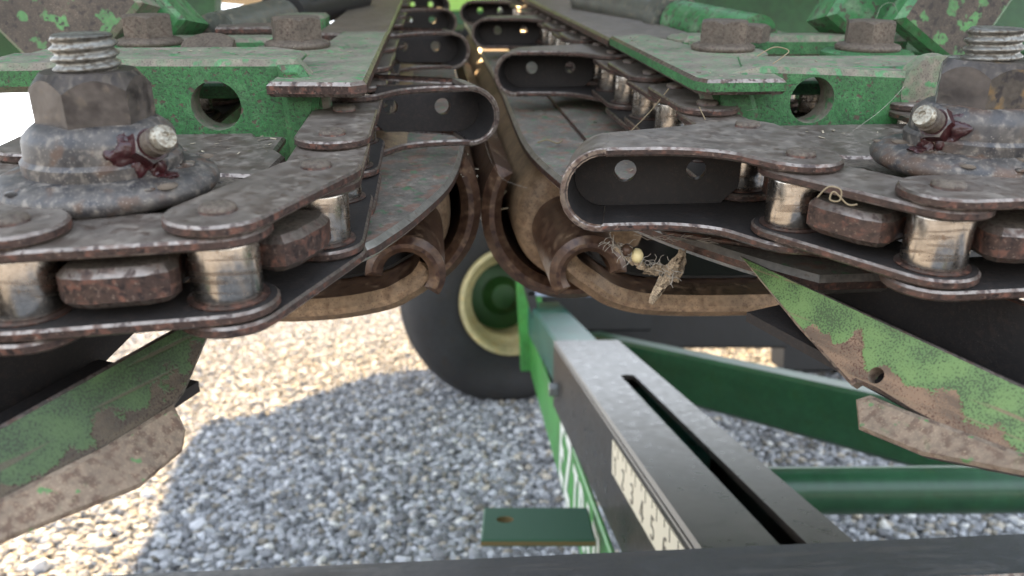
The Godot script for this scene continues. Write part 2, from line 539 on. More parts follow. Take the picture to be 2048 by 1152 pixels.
# worn paint laid out over one plate (its paint, bare metal and rust stay where they are on it)
func plate_skin(called: String, sd: int, shade_tint: Color, bare: Callable) -> ORMMaterial3D:
	var f1 := FastNoiseLite.new()
	f1.seed = sd
	f1.frequency = 0.012
	f1.fractal_octaves = 5
	var f2 := FastNoiseLite.new()
	f2.seed = sd + 1
	f2.frequency = 0.22
	f2.fractal_octaves = 3
	var f3 := FastNoiseLite.new()
	f3.seed = sd + 2
	f3.frequency = 0.03
	f3.fractal_octaves = 3
	var w := 768
	var h := 320
	var col := Image.create(w, h, false, Image.FORMAT_RGB8)
	var orm := Image.create(w, h, false, Image.FORMAT_RGB8)
	var hei := Image.create(w, h, false, Image.FORMAT_L8)
	for y in h:
		for x in w:
			var a := f1.get_noise_2d(x, y)
			var b := f2.get_noise_2d(x, y)
			var c2 := f3.get_noise_2d(x * 0.25, y)
			var d: float = bare.call(float(x) / w, float(y) / h) + a * 0.4 + b * 0.08
			var c := Color(0.37, 0.50, 0.29).lerp(Color(0.29, 0.43, 0.24), clampf(0.5 + a, 0, 1))
			var ro := 0.5
			var he := 0.75
			if b + a * 0.6 + clampf(0.3 + d * 0.25, -0.1, 0.2) > 0.34:
				c = Color(0.22, 0.3, 0.16)
				he = 0.6
			if d > 0.0:
				c = Color(0.33, 0.28, 0.23).lerp(Color(0.47, 0.40, 0.33), clampf(0.5 + c2 * 1.2 + b * 0.7, 0, 1))
				if b - a * 0.6 > 0.3:
					c = Color(0.27, 0.17, 0.12)
				ro = 0.62
				he = 0.35
			var scr := f3.get_noise_2d(x * 0.05 + 400.0, y * 1.6 + x * 0.12)
			if scr > 0.36 and d > -0.6:
				c = c.lerp(Color(0.44, 0.38, 0.31), clampf((scr - 0.36) * 8.0, 0.0, 0.8))
				he -= 0.2
			col.set_pixel(x, y, c * shade_tint)  # multiplied tint; a dark one puts shade into the plate's paint
			orm.set_pixel(x, y, Color(1, clampf(ro + b * 0.2, 0, 1), 0.0))
			hei.set_pixel(x, y, Color(he + b * 0.2, 0, 0))
	var m := ORMMaterial3D.new()
	m.resource_name = called
	m.albedo_texture = ImageTexture.create_from_image(col)
	m.orm_texture = ImageTexture.create_from_image(orm)
	m.heightmap_enabled = true
	m.heightmap_scale = 0.02
	m.heightmap_texture = ImageTexture.create_from_image(hei)
	return m


# ------------------------------------------------------------------ chain
const P := 41.3
const MID := -65.3


func link_shape(r: float) -> PackedVector2Array:     # straight-sided link plate round two pins at (0, 0) and (0, P), cornered ends
	var p := PackedVector2Array()
	for k in 13:
		var t := PI * k / 12.0
		p.append(Vector2(cos(t), sin(t)) * r + Vector2(0, P))
	for k in 13:
		var t := PI + PI * k / 12.0
		p.append(Vector2(cos(t), sin(t)) * r)
	return p


var lm := {}


func link_meshes() -> void:
	var top := [M.dust, M.edge, M.rust, M.dark]
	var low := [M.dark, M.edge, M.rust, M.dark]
	var f := flat_xf()
	var mb := MB.new()
	ext(mb, f, link_shape(11.6), 10.1, 12.8, 0.6, top)
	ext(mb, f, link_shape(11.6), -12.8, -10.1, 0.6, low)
	lm.outer = mb.mesh()
	mb = MB.new()
	ext(mb, f, link_shape(11.2), 7.3, 9.9, 0.6, top)
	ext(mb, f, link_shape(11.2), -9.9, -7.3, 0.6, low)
	lm.inner = mb.mesh()
	mb = MB.new()
	lathe(mb, mm_xf(), line2([6.8, -7.2, 7.55, -6.7, 7.75, -6.0, 7.7, 0, 7.75, 6.0, 7.55, 6.7, 6.8, 7.2]), 36, M.roller, 0.0, TAU, 50)
	lathe(mb, mm_xf(), line2([8.9, -7.25, 9.0, -6.9, 7.6, -6.6]), 28, M.rust)
	lm.roller = mb.mesh()
	mb = MB.new()
	lathe(mb, mm_xf(), line2([4.1, -13.6, 4.1, 13.4, 3.8, 14.1, 3.1, 14.5, 0.0, 14.6]), 20, [M.rust, M.bolt, M.bolt, M.bolt], 0, TAU, 50)
	lm.pin = mb.mesh()
	# the staked flat on a pin's end
	for s in [1, -1]:
		lm["paddle%d" % s] = paddle_mesh(s)


func paddle_mesh(s: int) -> Array:
	# s = +1: the paddle reaches towards +x. Pins at (0, 0) and (0, P).
	var reach := 60.0 if s > 0 else 66.0
	var f := flat_xf()
	var front := 13.0                     # where the open rim of the cup stands, measured along the chain
	var side := smooth_line(line2([9.5, -7.2, 13.5, -1, 19, 6.5, 29, 11.5, 40, front, reach - 13.0, front]), 5)
	var pl := PackedVector2Array()
	for q in side:
		pl.append(Vector2(q.x * s, q.y))
	pl.append(Vector2((reach - 18.4) * s, P - 6))
	for q in [Vector2(22, P + 2.5), Vector2(14, P + 6.5), Vector2(8.5, P + 8.2)]:
		pl.append(Vector2(q.x * s, q.y))
	for k in range(1, 8):
		var t := PI * (0.28 + 0.72 * k / 7.0)
		pl.append(Vector2(cos(t) * 11.6 * s, sin(t) * 11.6 + P))
	for k in 9:
		var t := PI + PI * 0.78 * k / 8.0
		pl.append(Vector2(cos(t) * 11.6 * s, sin(t) * 11.6))
	var mb := MB.new()
	ext(mb, f, pl, 10.1, 12.8, 0.7, [M.dust, M.edge, M.rust, M.dark])
	ext(mb, f, pl, -12.8, -10.1, 0.7, [M.dark, M.edge, M.rust, M.dark])
	# the rounded end and the back wall: one bent strip standing on edge
	var g := Transform3D(Basis(Vector3(1, 0, 0), Vector3(0, 1, 0), Vector3(s * 0.27, 0, 1)) * (Basis().scaled(Vector3.ONE * MM)), Vector3(s * 0.27 * front * MM, 0, 0))
	var arc := []
	for k in 15:
		var t := (-PI / 2 - 0.07) + (PI + 0.14) * k / 14.0
		arc.append(Vector2((reach - 13.0 + cos(t) * 11.85) * s, sin(t) * 11.85))
	var arc_in := []
	for q in arc:
		var mid := Vector2((reach - 13.0) * s, 0)
		arc_in.append(mid + (q - mid) * (10.5 / 11.45))
	ext(mb, g, thick(arc, 1.9), -(P - 6.0), -front, 0.35, [M.edge, M.edge, M.dust, M.rust], [], true)
	ext(mb, g, thick(arc_in, 0.8), -(P - 6.0), -front - 0.5, 0.0, [M.edge, M.edge, M.dark, M.rust], [], true)
	var back := MB.new()
	var wall := PackedVector2Array()
	for k in 15:
		var t := -PI / 2 + PI * k / 14.0
		wall.append(Vector2((reach - 13.0 + cos(t) * 10.2) * s, sin(t) * 10.2))
	wall.append(Vector2(13.0 * s, 10.15))
	wall.append(Vector2(9.6 * s, 4))
	wall.append(Vector2(9.6 * s, -5))
	wall.append(Vector2(15.0 * s, -10.15))
	ext(back, g, wall, -(P - 6.0) - 0.1, -(P - 9.0), 0.0, [M.dark, M.dark, M.rust, M.dark], [ngon(3.6, 18, 0, Vector2((reach - 19.0) * s, 1.0)), ngon(3.3, 18, 0, Vector2((reach - 42.0) * s, 1.0))])
	return [mb.mesh(), back.mesh()]


func chain(called_side: String, hub: Vector2, phase: float, side: int, first_paddle: int, parity: int, label: String) -> void:
	# side +1: the working strand runs on the +a side of the hub (chain on the viewer's left), -1 mirrored
	var pos := func(i: int) -> Vector2:
		# pins: 2 is the first one of the straight strand; 2 - k go round the sprocket; below -1 the strand runs back
		if i >= 2:
			return Vector2(hub.x + side * P * cos(phase), hub.y - P * sin(phase) + P * (i - 2))
		if i >= -1:
			var ang := phase + (2 - i) * PI / 3
			return Vector2(hub.x + side * P * cos(ang), hub.y - P * sin(ang))
		var q := Vector2(hub.x + side * P * cos(phase + PI), hub.y - P * sin(phase + PI))
		return q + Vector2(0, P) * (-1 - i)
	var t := thing("gathering_chain", label, "chain", rowat(hub.x, MID, hub.y), "gathering chains of the row unit")
	for i in range(-16, 24):
		var a: Vector2 = pos.call(i) - hub
		var b: Vector2 = pos.call(i + 1) - hub
		var z := (b - a).normalized()
		# link frame: x across, z(-) along the chain
		var bx := Vector3(z.y, 0, z.x)
		var bz := Vector3(-z.x, 0, z.y)
		var xf := Transform3D(Basis(bx, Vector3.UP, bz), Vector3(a.x, 0, -a.y) * MM)
		var outer := posmod(i, 2) == parity
		var paddle := outer and i >= first_paddle - 6 and posmod(i - first_paddle, 6) == 0 and i >= 1
		var o: MeshInstance3D
		if paddle:
			o = again("paddle_link", lm["paddle%d" % side][0], t, xf)
			again("paddle_wall", lm["paddle%d" % side][1], o, Transform3D())
		else:
			o = again("outer_link" if outer else "inner_link", lm.outer if outer else lm.inner, t, xf)
		for e in [0.0, P]:
			var at := Transform3D(Basis(Vector3.UP, rng.randf() * TAU), Vector3(0, 0, -e * MM))
			again("pin" if outer else "roller", lm.pin if outer else lm.roller, o, at)


# ------------------------------------------------------------------ idler sprocket with its hub
func idler(hub: Vector2, chain_at: Vector2, phase: float, side: int, fit_turn: float, nut_turn: float, worn: Dictionary, label: String) -> void:
	var t := thing("idler_sprocket", label, "sprocket", rowat(chain_at.x, MID, chain_at.y), "idler sprockets at the nose of the row unit")
	var mb := MB.new()
	# six broad teeth, each between two rollers
	var out := PackedVector2Array()
	for k in 6:
		var mid := phase + PI / 6 + k * PI / 3
		for q in [[-0.36, 33.0], [-0.30, 38.0], [-0.28, 43.5], [-0.23, 45.8], [-0.12, 46.6], [0.12, 46.6], [0.23, 45.8], [0.28, 43.5], [0.30, 38.0], [0.36, 33.0]]:
			out.append(Vector2(cos(mid + q[0]), -sin(mid + q[0])) * q[1])
	for i in out.size():
		out[i].x *= side
	ext(mb, flat_xf(), out, -4.4, 4.4, 1.7, [M.bolt, M.edge, M.rust, M.rust])
	part("toothed_wheel", mb, t)
	var off := Transform3D(Basis(), Vector3(hub.x - chain_at.x, 0, -(hub.y - chain_at.y)) * MM)
	var h := func(b: float) -> float: return b - MID      # heights given as row b
	mb = MB.new()
	lathe(mb, mm_xf(), line2([19, h.call(-57.5), 24.8, h.call(-55.6), 25.9, h.call(-54.4), 26.2, h.call(-53.0), 25.4, h.call(-51.4), 22.5, h.call(-50.0), 19.5, h.call(-49.4), 17.6, h.call(-49.2), 14, h.call(-49.2)]), 64, M.hub, 0, TAU, 50)
	part("dished_washer", mb, t, off)
	mb = MB.new()
	lathe(mb, mm_xf(), line2([18.0, h.call(-49.8), 18.2, h.call(-46.6), 17.7, h.call(-46.0), 17.2, h.call(-45.6), 17.0, h.call(-41.8), 16.6, h.call(-40.6), 15.2, h.call(-39.2), 13.6, h.call(-38.0), 10, h.call(-37.6)]), 56, M.hub, 0, TAU, 40)
	var collar := part("collar", mb, t, off)
	mb = MB.new()
	hex_head(mb, mm_xf(), 13.2, h.call(-38.6), h.call(-26.4), nut_turn, M.nut, M.nut_edge, worn, 1.5)
	part("nut", mb, t, off)
	# stud: a real helix of thread
	mb = MB.new()
	var seg := 40
	var turns := 42
	var y0: float = h.call(-27.5)
	var y1: float = h.call(-18.6)
	for i in turns:
		for k in seg:
			var pts := []
			var nn := []
			for q in [[i, k], [i, k + 1], [i + 1, k + 1], [i + 1, k]]:
				var y: float = y0 + (y1 - y0) * q[0] / float(turns)
				var th: float = TAU * q[1] / seg
				var w: float = fposmod(y / 2.3 + float(q[1]) / seg, 1.0)
				var r: float = 6.4 + 1.05 * minf(1.0, maxf(0.0, (0.5 - absf(w - 0.5)) * 3.0 - 0.25))
				if y > y1 - 1.2:
					r = minf(r, 7.2 - (y - y1 + 1.2) * 0.6)
				var slope: float = 0.0 if absf(w - 0.5) < 0.08 or absf(w - 0.5) > 0.42 else (1.0 if w > 0.5 else -1.0)
				pts.append(Vector3(cos(th) * r, y, sin(th) * r) * MM)
				nn.append(Vector3(cos(th), slope * 0.9, sin(th)).normalized())
			mb.quad(M.thread, pts[0], pts[1], pts[2], pts[3], nn[0], nn[1], nn[2], nn[3])
	lathe(mb, mm_xf(), line2([6.55, y1, 6.0, y1 + 0.35, 0, y1 + 0.3]), 40, M.thread)
	part("threaded_stud", mb, t, off)
	# grease fitting sticking out of the collar
	mb = MB.new()
	var dir := Basis(Vector3.UP, fit_turn) * Basis(Vector3(0, 0, 1), -PI / 2 + 0.42)
	var base := Transform3D(dir.scaled(Vector3.ONE * MM), off.origin + Basis(Vector3.UP, fit_turn) * Vector3(15.6, h.call(-43.6), 0) * MM)
	hex_head(mb, base, 4.6, -1.0, 5.0, 0.3, M.red, M.hub)
	lathe(mb, base, line2([3.2, 5.0, 3.3, 8.0, 2.4, 8.4]), 20, M.bolt)
	var fitting := part("grease_fitting", mb, t)
	mb = MB.new()
	lathe(mb, base, line2([2.4, 8.2, 2.9, 9.0, 3.0, 10.2, 2.6, 11.0, 1.1, 11.2, 0.8, 10.6, 0, 10.6]), 20, M.dull_zinc)
	part("nipple", mb, fitting)
	# smear of red grease round the fitting, running down to the washer
	var fr := RandomNumberGenerator.new()
	fr.seed = 5 + side
	var lump := FastNoiseLite.new()
	lump.seed = 9 + side
	lump.frequency = 0.16
	lump.fractal_octaves = 3
	mb = MB.new()
	for q in [[-0.16, -43.6, 15.4, Vector3(2.6, 3.8, 5.6)], [-0.05, -46.6, 16.6, Vector3(2.0, 3.6, 3.8)], [0.10, -48.6, 17.4, Vector3(2.0, 3.0, 2.4)], [0.14, -49.6, 19.2, Vector3(3.2, 0.9, 2.4)]]:
		var ang: float = fit_turn + q[0] * side
		var c := off.origin + Vector3(cos(ang) * q[2], h.call(q[1]), -sin(ang) * q[2]) * MM
		var bs := Basis(Vector3.UP, ang)
		var gp := []
		for a in 21:
			var ring := []
			for k in 32:
				var d := Vector3(cos(TAU * k / 32.0) * sin(PI * a / 20.0), cos(PI * a / 20.0), sin(TAU * k / 32.0) * sin(PI * a / 20.0))
				ring.append(c + bs * (d * q[3]) * MM * (1.0 + 0.55 * lump.get_noise_3dv(d * 6.0 + Vector3(q[1], 0, 0))))
			gp.append(ring)
		for a in 20:
			for k in 32:
				var l := (k + 1) % 32
				var n: Array = []
				for z in [[a, k], [a, l], [a + 1, l], [a + 1, k]]:
					var up: Vector3 = gp[mini(z[0] + 1, 20)][z[1]] - gp[maxi(z[0] - 1, 0)][z[1]]
					var rt: Vector3 = gp[z[0]][(z[1] + 1) % 32] - gp[z[0]][(z[1] + 31) % 32]
					var nn: Vector3 = up.cross(rt)
					var rad: Vector3 = gp[z[0]][z[1]] - c
					nn = rad.normalized() if nn.length() < 1e-12 else nn.normalized()
					n.append(nn if nn.dot(rad) > 0.0 else -nn)
				mb.quad(M.red, gp[a][k], gp[a][l], gp[a + 1][l], gp[a + 1][k], n[0], n[1], n[2], n[3])
	part("red_grease", mb, t)
	mb = MB.new()
	for k in 46:
		var ang := fr.randf() * TAU
		var r := fr.randf_range(17.0, 30.0)
		var c := off.origin + Vector3(cos(ang) * r, h.call(-59.5 if r > 25.5 else (-50.8 if r > 19.5 else -49.4)), -sin(ang) * r) * MM
		var sz := fr.randf_range(0.8, 2.6)
		lathe(mb, Transform3D(Basis(Vector3.UP, ang).scaled(Vector3(1.0, 0.22, 1.3) * sz * MM), c), line2([0, -1, 0.5, -0.86, 0.87, -0.5, 1, 0, 0.87, 0.5, 0.5, 0.86, 0, 1]), 10, M.hub if k % 2 else M.soil, 0, TAU, 60)
	part("caked_grease", mb, t)


# ------------------------------------------------------------------ castings, decks, rolls, side plates
func flange_bolt(parent: Node, a: float, b: float, c: float, turn: float) -> void:
	var mb := MB.new()
	hex_head(mb, mm_xf(), 11.4, 2.4, 13.0, turn, M.bolt, M.bolt)
	var o := part("flange_bolt", mb, parent, Transform3D(Basis(), rp(a, b, c)))
	mb = MB.new()
	lathe(mb, mm_xf(), line2([13.6, 0, 14.2, 0.6, 14.2, 1.9, 13.4, 2.6, 10.5, 3.6, 9, 3.8]), 40, M.bolt, 0, TAU, 50)
	part("flange", mb, o)


func mirror_poly(a: Array, about: float, s: int) -> PackedVector2Array:
	var p := poly(a)
	if s < 0:
		for i in p.size():
			p[i].x = 2.0 * about - p[i].x
	return p


func frame_left() -> void:
	var t := thing("row_frame", "worn green cast frame carrying the sprocket with the dark grimy nut, plain plate", "frame", rowat(-100, -80, 300), "green frames of the row unit")
	var o := Transform3D(Basis(), -rp(-100, -80, 300))
	var f := o * flat_xf()
	var w := o * up_xf()
	w.origin += rp(0, 0, 0)
	var G := [M.green, M.green, M.green, M.green]
	var mb := MB.new()
	ext(mb, w, poly([-112, -35, -112, -70, -56, -71, -50, -76, -42, -76, -35, -60, -36, -47, -46, -35.5]), -312, -300, 2.2, [M.green, M.green_dust, M.green_dust, M.green], [ngon(8.6, 28, 0, Vector2(-74.5, -51))])
	part("front_wall", mb, t)
	mb = MB.new()
	# diagonal gusset where the wall turns towards the cover
	ext(mb, w, poly([-52, -37, -44, -37, -38, -46, -44, -74, -50, -74]), -302, -296, 2.2, G)
	part("gusset", mb, t)
	mb = MB.new()
	ext(mb, f, poly([-146, 312.2, -46, 312.2, -46, 330, -60, 345, -146, 345]), -39.0, -35.6, 1.3, [M.green_dust, M.green_dust, M.green, M.green])
	ext(mb, f, poly([-148, 285, -112, 289, -112, 320, -148, 320]), -44, -34.6, 2.2, [M.green_dust, M.green_dust, M.green, M.green])
	part("top_ledge", mb, t)
	mb = MB.new()
	ext(mb, f, poly([-150, 346, -44, 346, -44, 560, -150, 560]), -56, -50, 1, [M.green_dust, M.green, M.green, M.green])
	part("floor_web", mb, t)
	mb = MB.new()
	ext(mb, w, poly([-150, -110, -46, -110, -46, -50, -150, -50]), -470, -462, 1, G)
	part("rear_web", mb, t)
	mb = MB.new()
	ext(mb, w, poly([-300, -62, -152, -62, -152, -30, -300, -20]), -500, -490, 1, [M.panel, M.panel, M.panel, M.panel])
	part("outer_web", mb, t)
	mb = MB.new()
	ext(mb, f, poly([-150, 425, -60, 425, -60, 445, -150, 445]), -50, -40, 2, [M.green_dust, M.green_dust, M.green, M.green])
	part("cross_rib", mb, t)
	mb = MB.new()
	ext(mb, f, poly([-120, 520, -60, 520, -60, 545, -120, 545]), -50, -36, 2, [M.green_dust, M.green_dust, M.green, M.green])
	part("cross_rib", mb, t)
	mb = MB.new()
	ext(mb, f, poly([-54, 286, -26, 283, -21, 287, -21, 470, -46, 470]), -46.0, -41.0, 1.2, [M.green_dust, M.edge, M.rust, M.green])
	part("chain_cover", mb, t)
	mb = MB.new()
	ext(mb, f, poly([-60, 473, -21, 473, -22, 1150, -60, 1150]), -47.0, -42.0, 1.2, [M.dust, M.edge, M.rust, M.dark])
	part("chain_guide", mb, t)
	for q in [[-124, 398], [-57, 384]]:
		mb = MB.new()
		lathe(mb, mm_xf(), line2([21, -11, 20, -1, 18.5, 0, 0, 0]), 40, M.green_dust if q[0] > -100 else M.green)
		part("boss", mb, t, o * Transform3D(Basis(), rp(q[0], -40, q[1])))
		var p := Node3D.new()
		flange_bolt(t, q[0] + 100, -40 + 80, q[1] - 300, 0.25)
	mb = MB.new()
	hex_head(mb, o * Transform3D(Basis(Vector3(1, 0, 0), 0.35).scaled(Vector3.ONE * MM), rp(-92, -45, 372)), 12, 0, 9, 0.5, M.bolt, M.bolt)
	part("tilted_bolt", mb, t)
	# slotted plate on the boss level, and the arm that rises on the outside
	mb = MB.new()
	ext(mb, f, poly([-108, 452, -60, 452, -60, 482, -112, 482]), -41, -37, 1, [M.dust, M.edge, M.rust, M.dark])
	part("shim_plate", mb, t)
	var arm := func(a0: Vector3, a1: Vector3, wd: float, dp: float, m, m2) -> MB:
		var q := MB.new()
		var y := (a1 - a0).normalized()
		var x := y.cross(Vector3(0, 0, 1)).normalized()
		var z := x.cross(y)
		var l := (a1 - a0).length()
		ext(q, Transform3D(Basis(x, y, z), a0), PackedVector2Array([Vector2(-wd, 0), Vector2(wd, 0), Vector2(wd, l), Vector2(-wd, l)]), -dp, dp, 0.002, [m, m2, m2, m])
		return q
	mb = arm.call(o * rp(-150, -46, 425), o * rp(-262, 66, 470), 0.030, 0.010, M.dirty_arm, M.green_dust)
	part("arm", mb, t)
	mb = arm.call(o * rp(-128, -46, 455), o * rp(-236, 66, 490), 0.016, 0.016, M.green_arm, M.green_arm)
	part("arm", mb, t)


func frame_right() -> void:
	var t := thing("row_frame", "worn green cast frame with two rising arms, beside the bright-faced hex nut", "frame", rowat(170, -80, 300), "green frames of the row unit")
	var o := Transform3D(Basis(), -rp(170, -80, 300))
	var f := o * flat_xf()
	var w := o * up_xf()
	var G := [M.green, M.green, M.green, M.green]
	var mb := MB.new()
	ext(mb, w, poly([98, -42, 106, -42.5, 124, -39, 216, -43, 216, -70, 176, -69, 176, -73, 158, -73, 158, -68.5, 122, -70, 113, -78, 107, -60]), -312, -300, 2.2, [M.green, M.green_dust, M.green_dust, M.green], [ngon(8.6, 28, 0, Vector2(143, -51.5))])
	part("front_wall", mb, t)
	mb = MB.new()
	ext(mb, w, poly([107, -43, 116, -41, 122, -56, 118, -72, 111, -76, 107, -58]), -302, -296, 2.2, G)
	part("gusset", mb, t)
	mb = MB.new()
	lathe(mb, o * Transform3D(Basis(Vector3(1, 0, 0), PI / 2).scaled(Vector3.ONE * MM), rp(190, -48, 301)), line2([13, -4, 12.5, 1.2, 11, 1.8, 0, 1.9]), 32, M.green_dust)
	part("boss", mb, t)
	mb = MB.new()
	ext(mb, f, poly([118, 312.2, 230, 312.2, 230, 350, 130, 350]), -44.5, -41.0, 1.3, [M.green_dust, M.green, M.green, M.green])
	part("top_ledge", mb, t)
	mb = MB.new()
	ext(mb, f, poly([122, 351, 250, 351, 250, 620, 122, 620]), -58, -52, 1, [M.green_dust, M.green, M.green, M.green])
	part("floor_web", mb, t)
	mb = MB.new()
	ext(mb, w, poly([126, -110, 250, -110, 250, -52, 126, -52]), -470, -462, 1, G)
	part("rear_web", mb, t)
	mb = MB.new()
	ext(mb, f, poly([130, 425, 250, 425, 250, 445, 130, 445]), -52, -40, 3, [M.green_dust, M.green_dust, M.green, M.green])
	part("cross_rib", mb, t)
	mb = MB.new()
	ext(mb, f, poly([94, 292, 97, 286, 126, 286, 134, 340, 118, 458, 96, 446]), -47.0, -41.5, 1.2, [M.green_dust, M.edge, M.green, M.green])
	part("chain_cover", mb, t)
	mb = MB.new()
	ext(mb, f, poly([96, 449, 117, 461, 134, 430, 150, 470, 140, 1150, 98, 1150]), -48.0, -43.0, 1.2, [M.dust, M.edge, M.rust, M.dark])
	part("chain_guide", mb, t)
	for q in [[133, 375], [200, 372], [146, 440]]:
		mb = MB.new()
		lathe(mb, mm_xf(), line2([21, -14, 20, -1, 18.5, 0, 0, 0]), 40, M.green_dust if q[0] < 190 else M.green)
		part("boss", mb, t, o * Transform3D(Basis(), rp(q[0], -41.2, q[1])))
		if q[1] < 430:
			flange_bolt(t, q[0] - 170, -41.2 + 80, q[1] - 300, 0.9)
	mb = MB.new()
	hex_head(mb, o * Transform3D(Basis().scaled(Vector3.ONE * MM), rp(158, -41, 412)), 11, 0, 8, 0.2, M.bolt, M.bolt)
	part("low_bolt", mb, t)
	for q in [[Vector3(222, -44, 440), Vector3(304, 76, 480), 0.020, 0.012], [Vector3(246, -44, 405), Vector3(322, 70, 425), 0.024, 0.008]]:
		mb = MB.new()
		var a0: Vector3 = o * rp(q[0].x, q[0].y, q[0].z)
		var a1: Vector3 = o * rp(q[1].x, q[1].y, q[1].z)
		var y := (a1 - a0).normalized()
		var x := y.cross(Vector3(0, 0, 1)).normalized()
		var l := (a1 - a0).length()
		var bs := Basis(x, y, x.cross(y))
		ext(mb, Transform3D(bs, a0), PackedVector2Array([Vector2(-q[2], 0), Vector2(q[2], 0), Vector2(q[2], l), Vector2(-q[2], l)]), -q[3], q[3], 0.003, [M.dirty_arm if q[0].x > 240 else M.green_arm, M.green_arm, M.green_arm, M.green])
		part("arm", mb, t)


func carrier(pl: Array, label: String) -> void:
	var mb := MB.new()
	ext(mb, flat_xf(), poly(pl), -63.0, -60.0, 0.9, [M.dust, M.edge, M.rust, M.dark])
	var o := single("carrier_plate", mb, label, "plate", row, "carrier plates under the hubs")


func deck(edge: Array, outer: float, groove: float, side: int, label: String) -> void:
	# edge: (a, c) of the gap edge from the nose to the far end
	var pl := smooth_line(line2(edge), 5)
	var p := PackedVector2Array(pl)
	p.append(Vector2(outer, pl[pl.size() - 1].y))
	if absf(outer - pl[0].x) > 1.0:
		p.append(Vector2(outer, pl[0].y))
	var t := thing("deck_plate", label, "plate", row, "deck plates along the gap")
	var mb := MB.new()
	ext(mb, flat_xf(), p, -94.0, -88.0, 1.8, [M.deck, M.shine, M.rust, M.dark])
	part("plate", mb, t)
	mb = MB.new()
	var g0 := groove
	ext(mb, flat_xf(), PackedVector2Array([Vector2(g0, 255), Vector2(outer, 215), Vector2(outer, 1150), Vector2(g0, 1150)]), -87.9, -85.9, 0.6, [M.deck, M.rust, M.rust, M.dark])
	part("wear_strip", mb, t)


func roll(axis: Vector2, s: int, label: String, scoop_line: Array, hook_c: Vector2) -> void:
	var t := thing("stalk_roll", label, "roller", rowat(axis.x, axis.y, 400), "stalk rolls under the deck")
	var o := Transform3D(Basis(), -rp(axis.x, axis.y, 400))
	var w := o * up_xf()
	var mb := MB.new()
	var arc := []
	for k in 33:
		var ang := deg_to_rad(148.0 + (392.0 - 148.0) * k / 32.0)
		arc.append(axis + Vector2(cos(ang), sin(ang)) * 43.0)
	ext(mb, w, thick(arc, 10.0), -1100, -392, 3.7, [M.roll, M.roll, M.roll, M.roll], [], true)
	part("shell", mb, t)
	mb = MB.new()
	lathe(mb, o * Transform3D(Basis(Vector3(1, 0, 0), -PI / 2).scaled(Vector3.ONE * MM), rp(axis.x - s * 1.0, axis.y - 1.0, 378)), line2([0, 0, 24, 0, 29, 1.5, 32, 5, 33.5, 12, 33.8, 30, 33.8, 690]), 56, M.roll_bounce, 0, TAU, 50)
	part("core", mb, t)
	mb = MB.new()
	# ridges along the shell
	for k in 3:
		var ang := deg_to_rad(90.0 + s * (58.0 + 22.0 * k))
		var p := axis + Vector2(cos(ang), sin(ang)) * 47.0
		tube(mb, [o * rp(p.x, p.y, 398), o * rp(p.x, p.y, 700), o * rp(p.x, p.y, 1080)], 0.0022, 8, M.roll)
	part("flute", mb, t)
	mb = MB.new()
	# rolled lip that curls over the mouth of the trough
	var curl := []
	for k in 25:
		var ang := deg_to_rad(lerpf(90.0 + s * 92.0, 90.0 - s * 128.0, k / 24.0))
		curl.append(hook_c + Vector2(cos(ang), sin(ang)) * 13.0)
	ext(mb, w, thick(curl, 7.0), -430, -315, 2.6, [M.roll, M.roll, M.roll, M.roll], [], true)
	part("curled_lip", mb, t)
	mb = MB.new()
	ext(mb, w, thick(smooth_line(line2(scoop_line), 7), 10.0), -480, -319, 3.7, [M.roll_bounce, M.roll_bounce, M.roll, M.roll], [], true)
	part("guard_trough", mb, t)
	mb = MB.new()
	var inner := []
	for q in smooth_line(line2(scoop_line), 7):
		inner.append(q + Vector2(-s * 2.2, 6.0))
	ext(mb, w, thick(inner, 1.2), -478, -342, 0.0, [M.pitch, M.pitch, M.pitch, M.pitch], [], true)  # thin dark sheet added to make the trough interior read as shade
	part("shade_lining", mb, t)


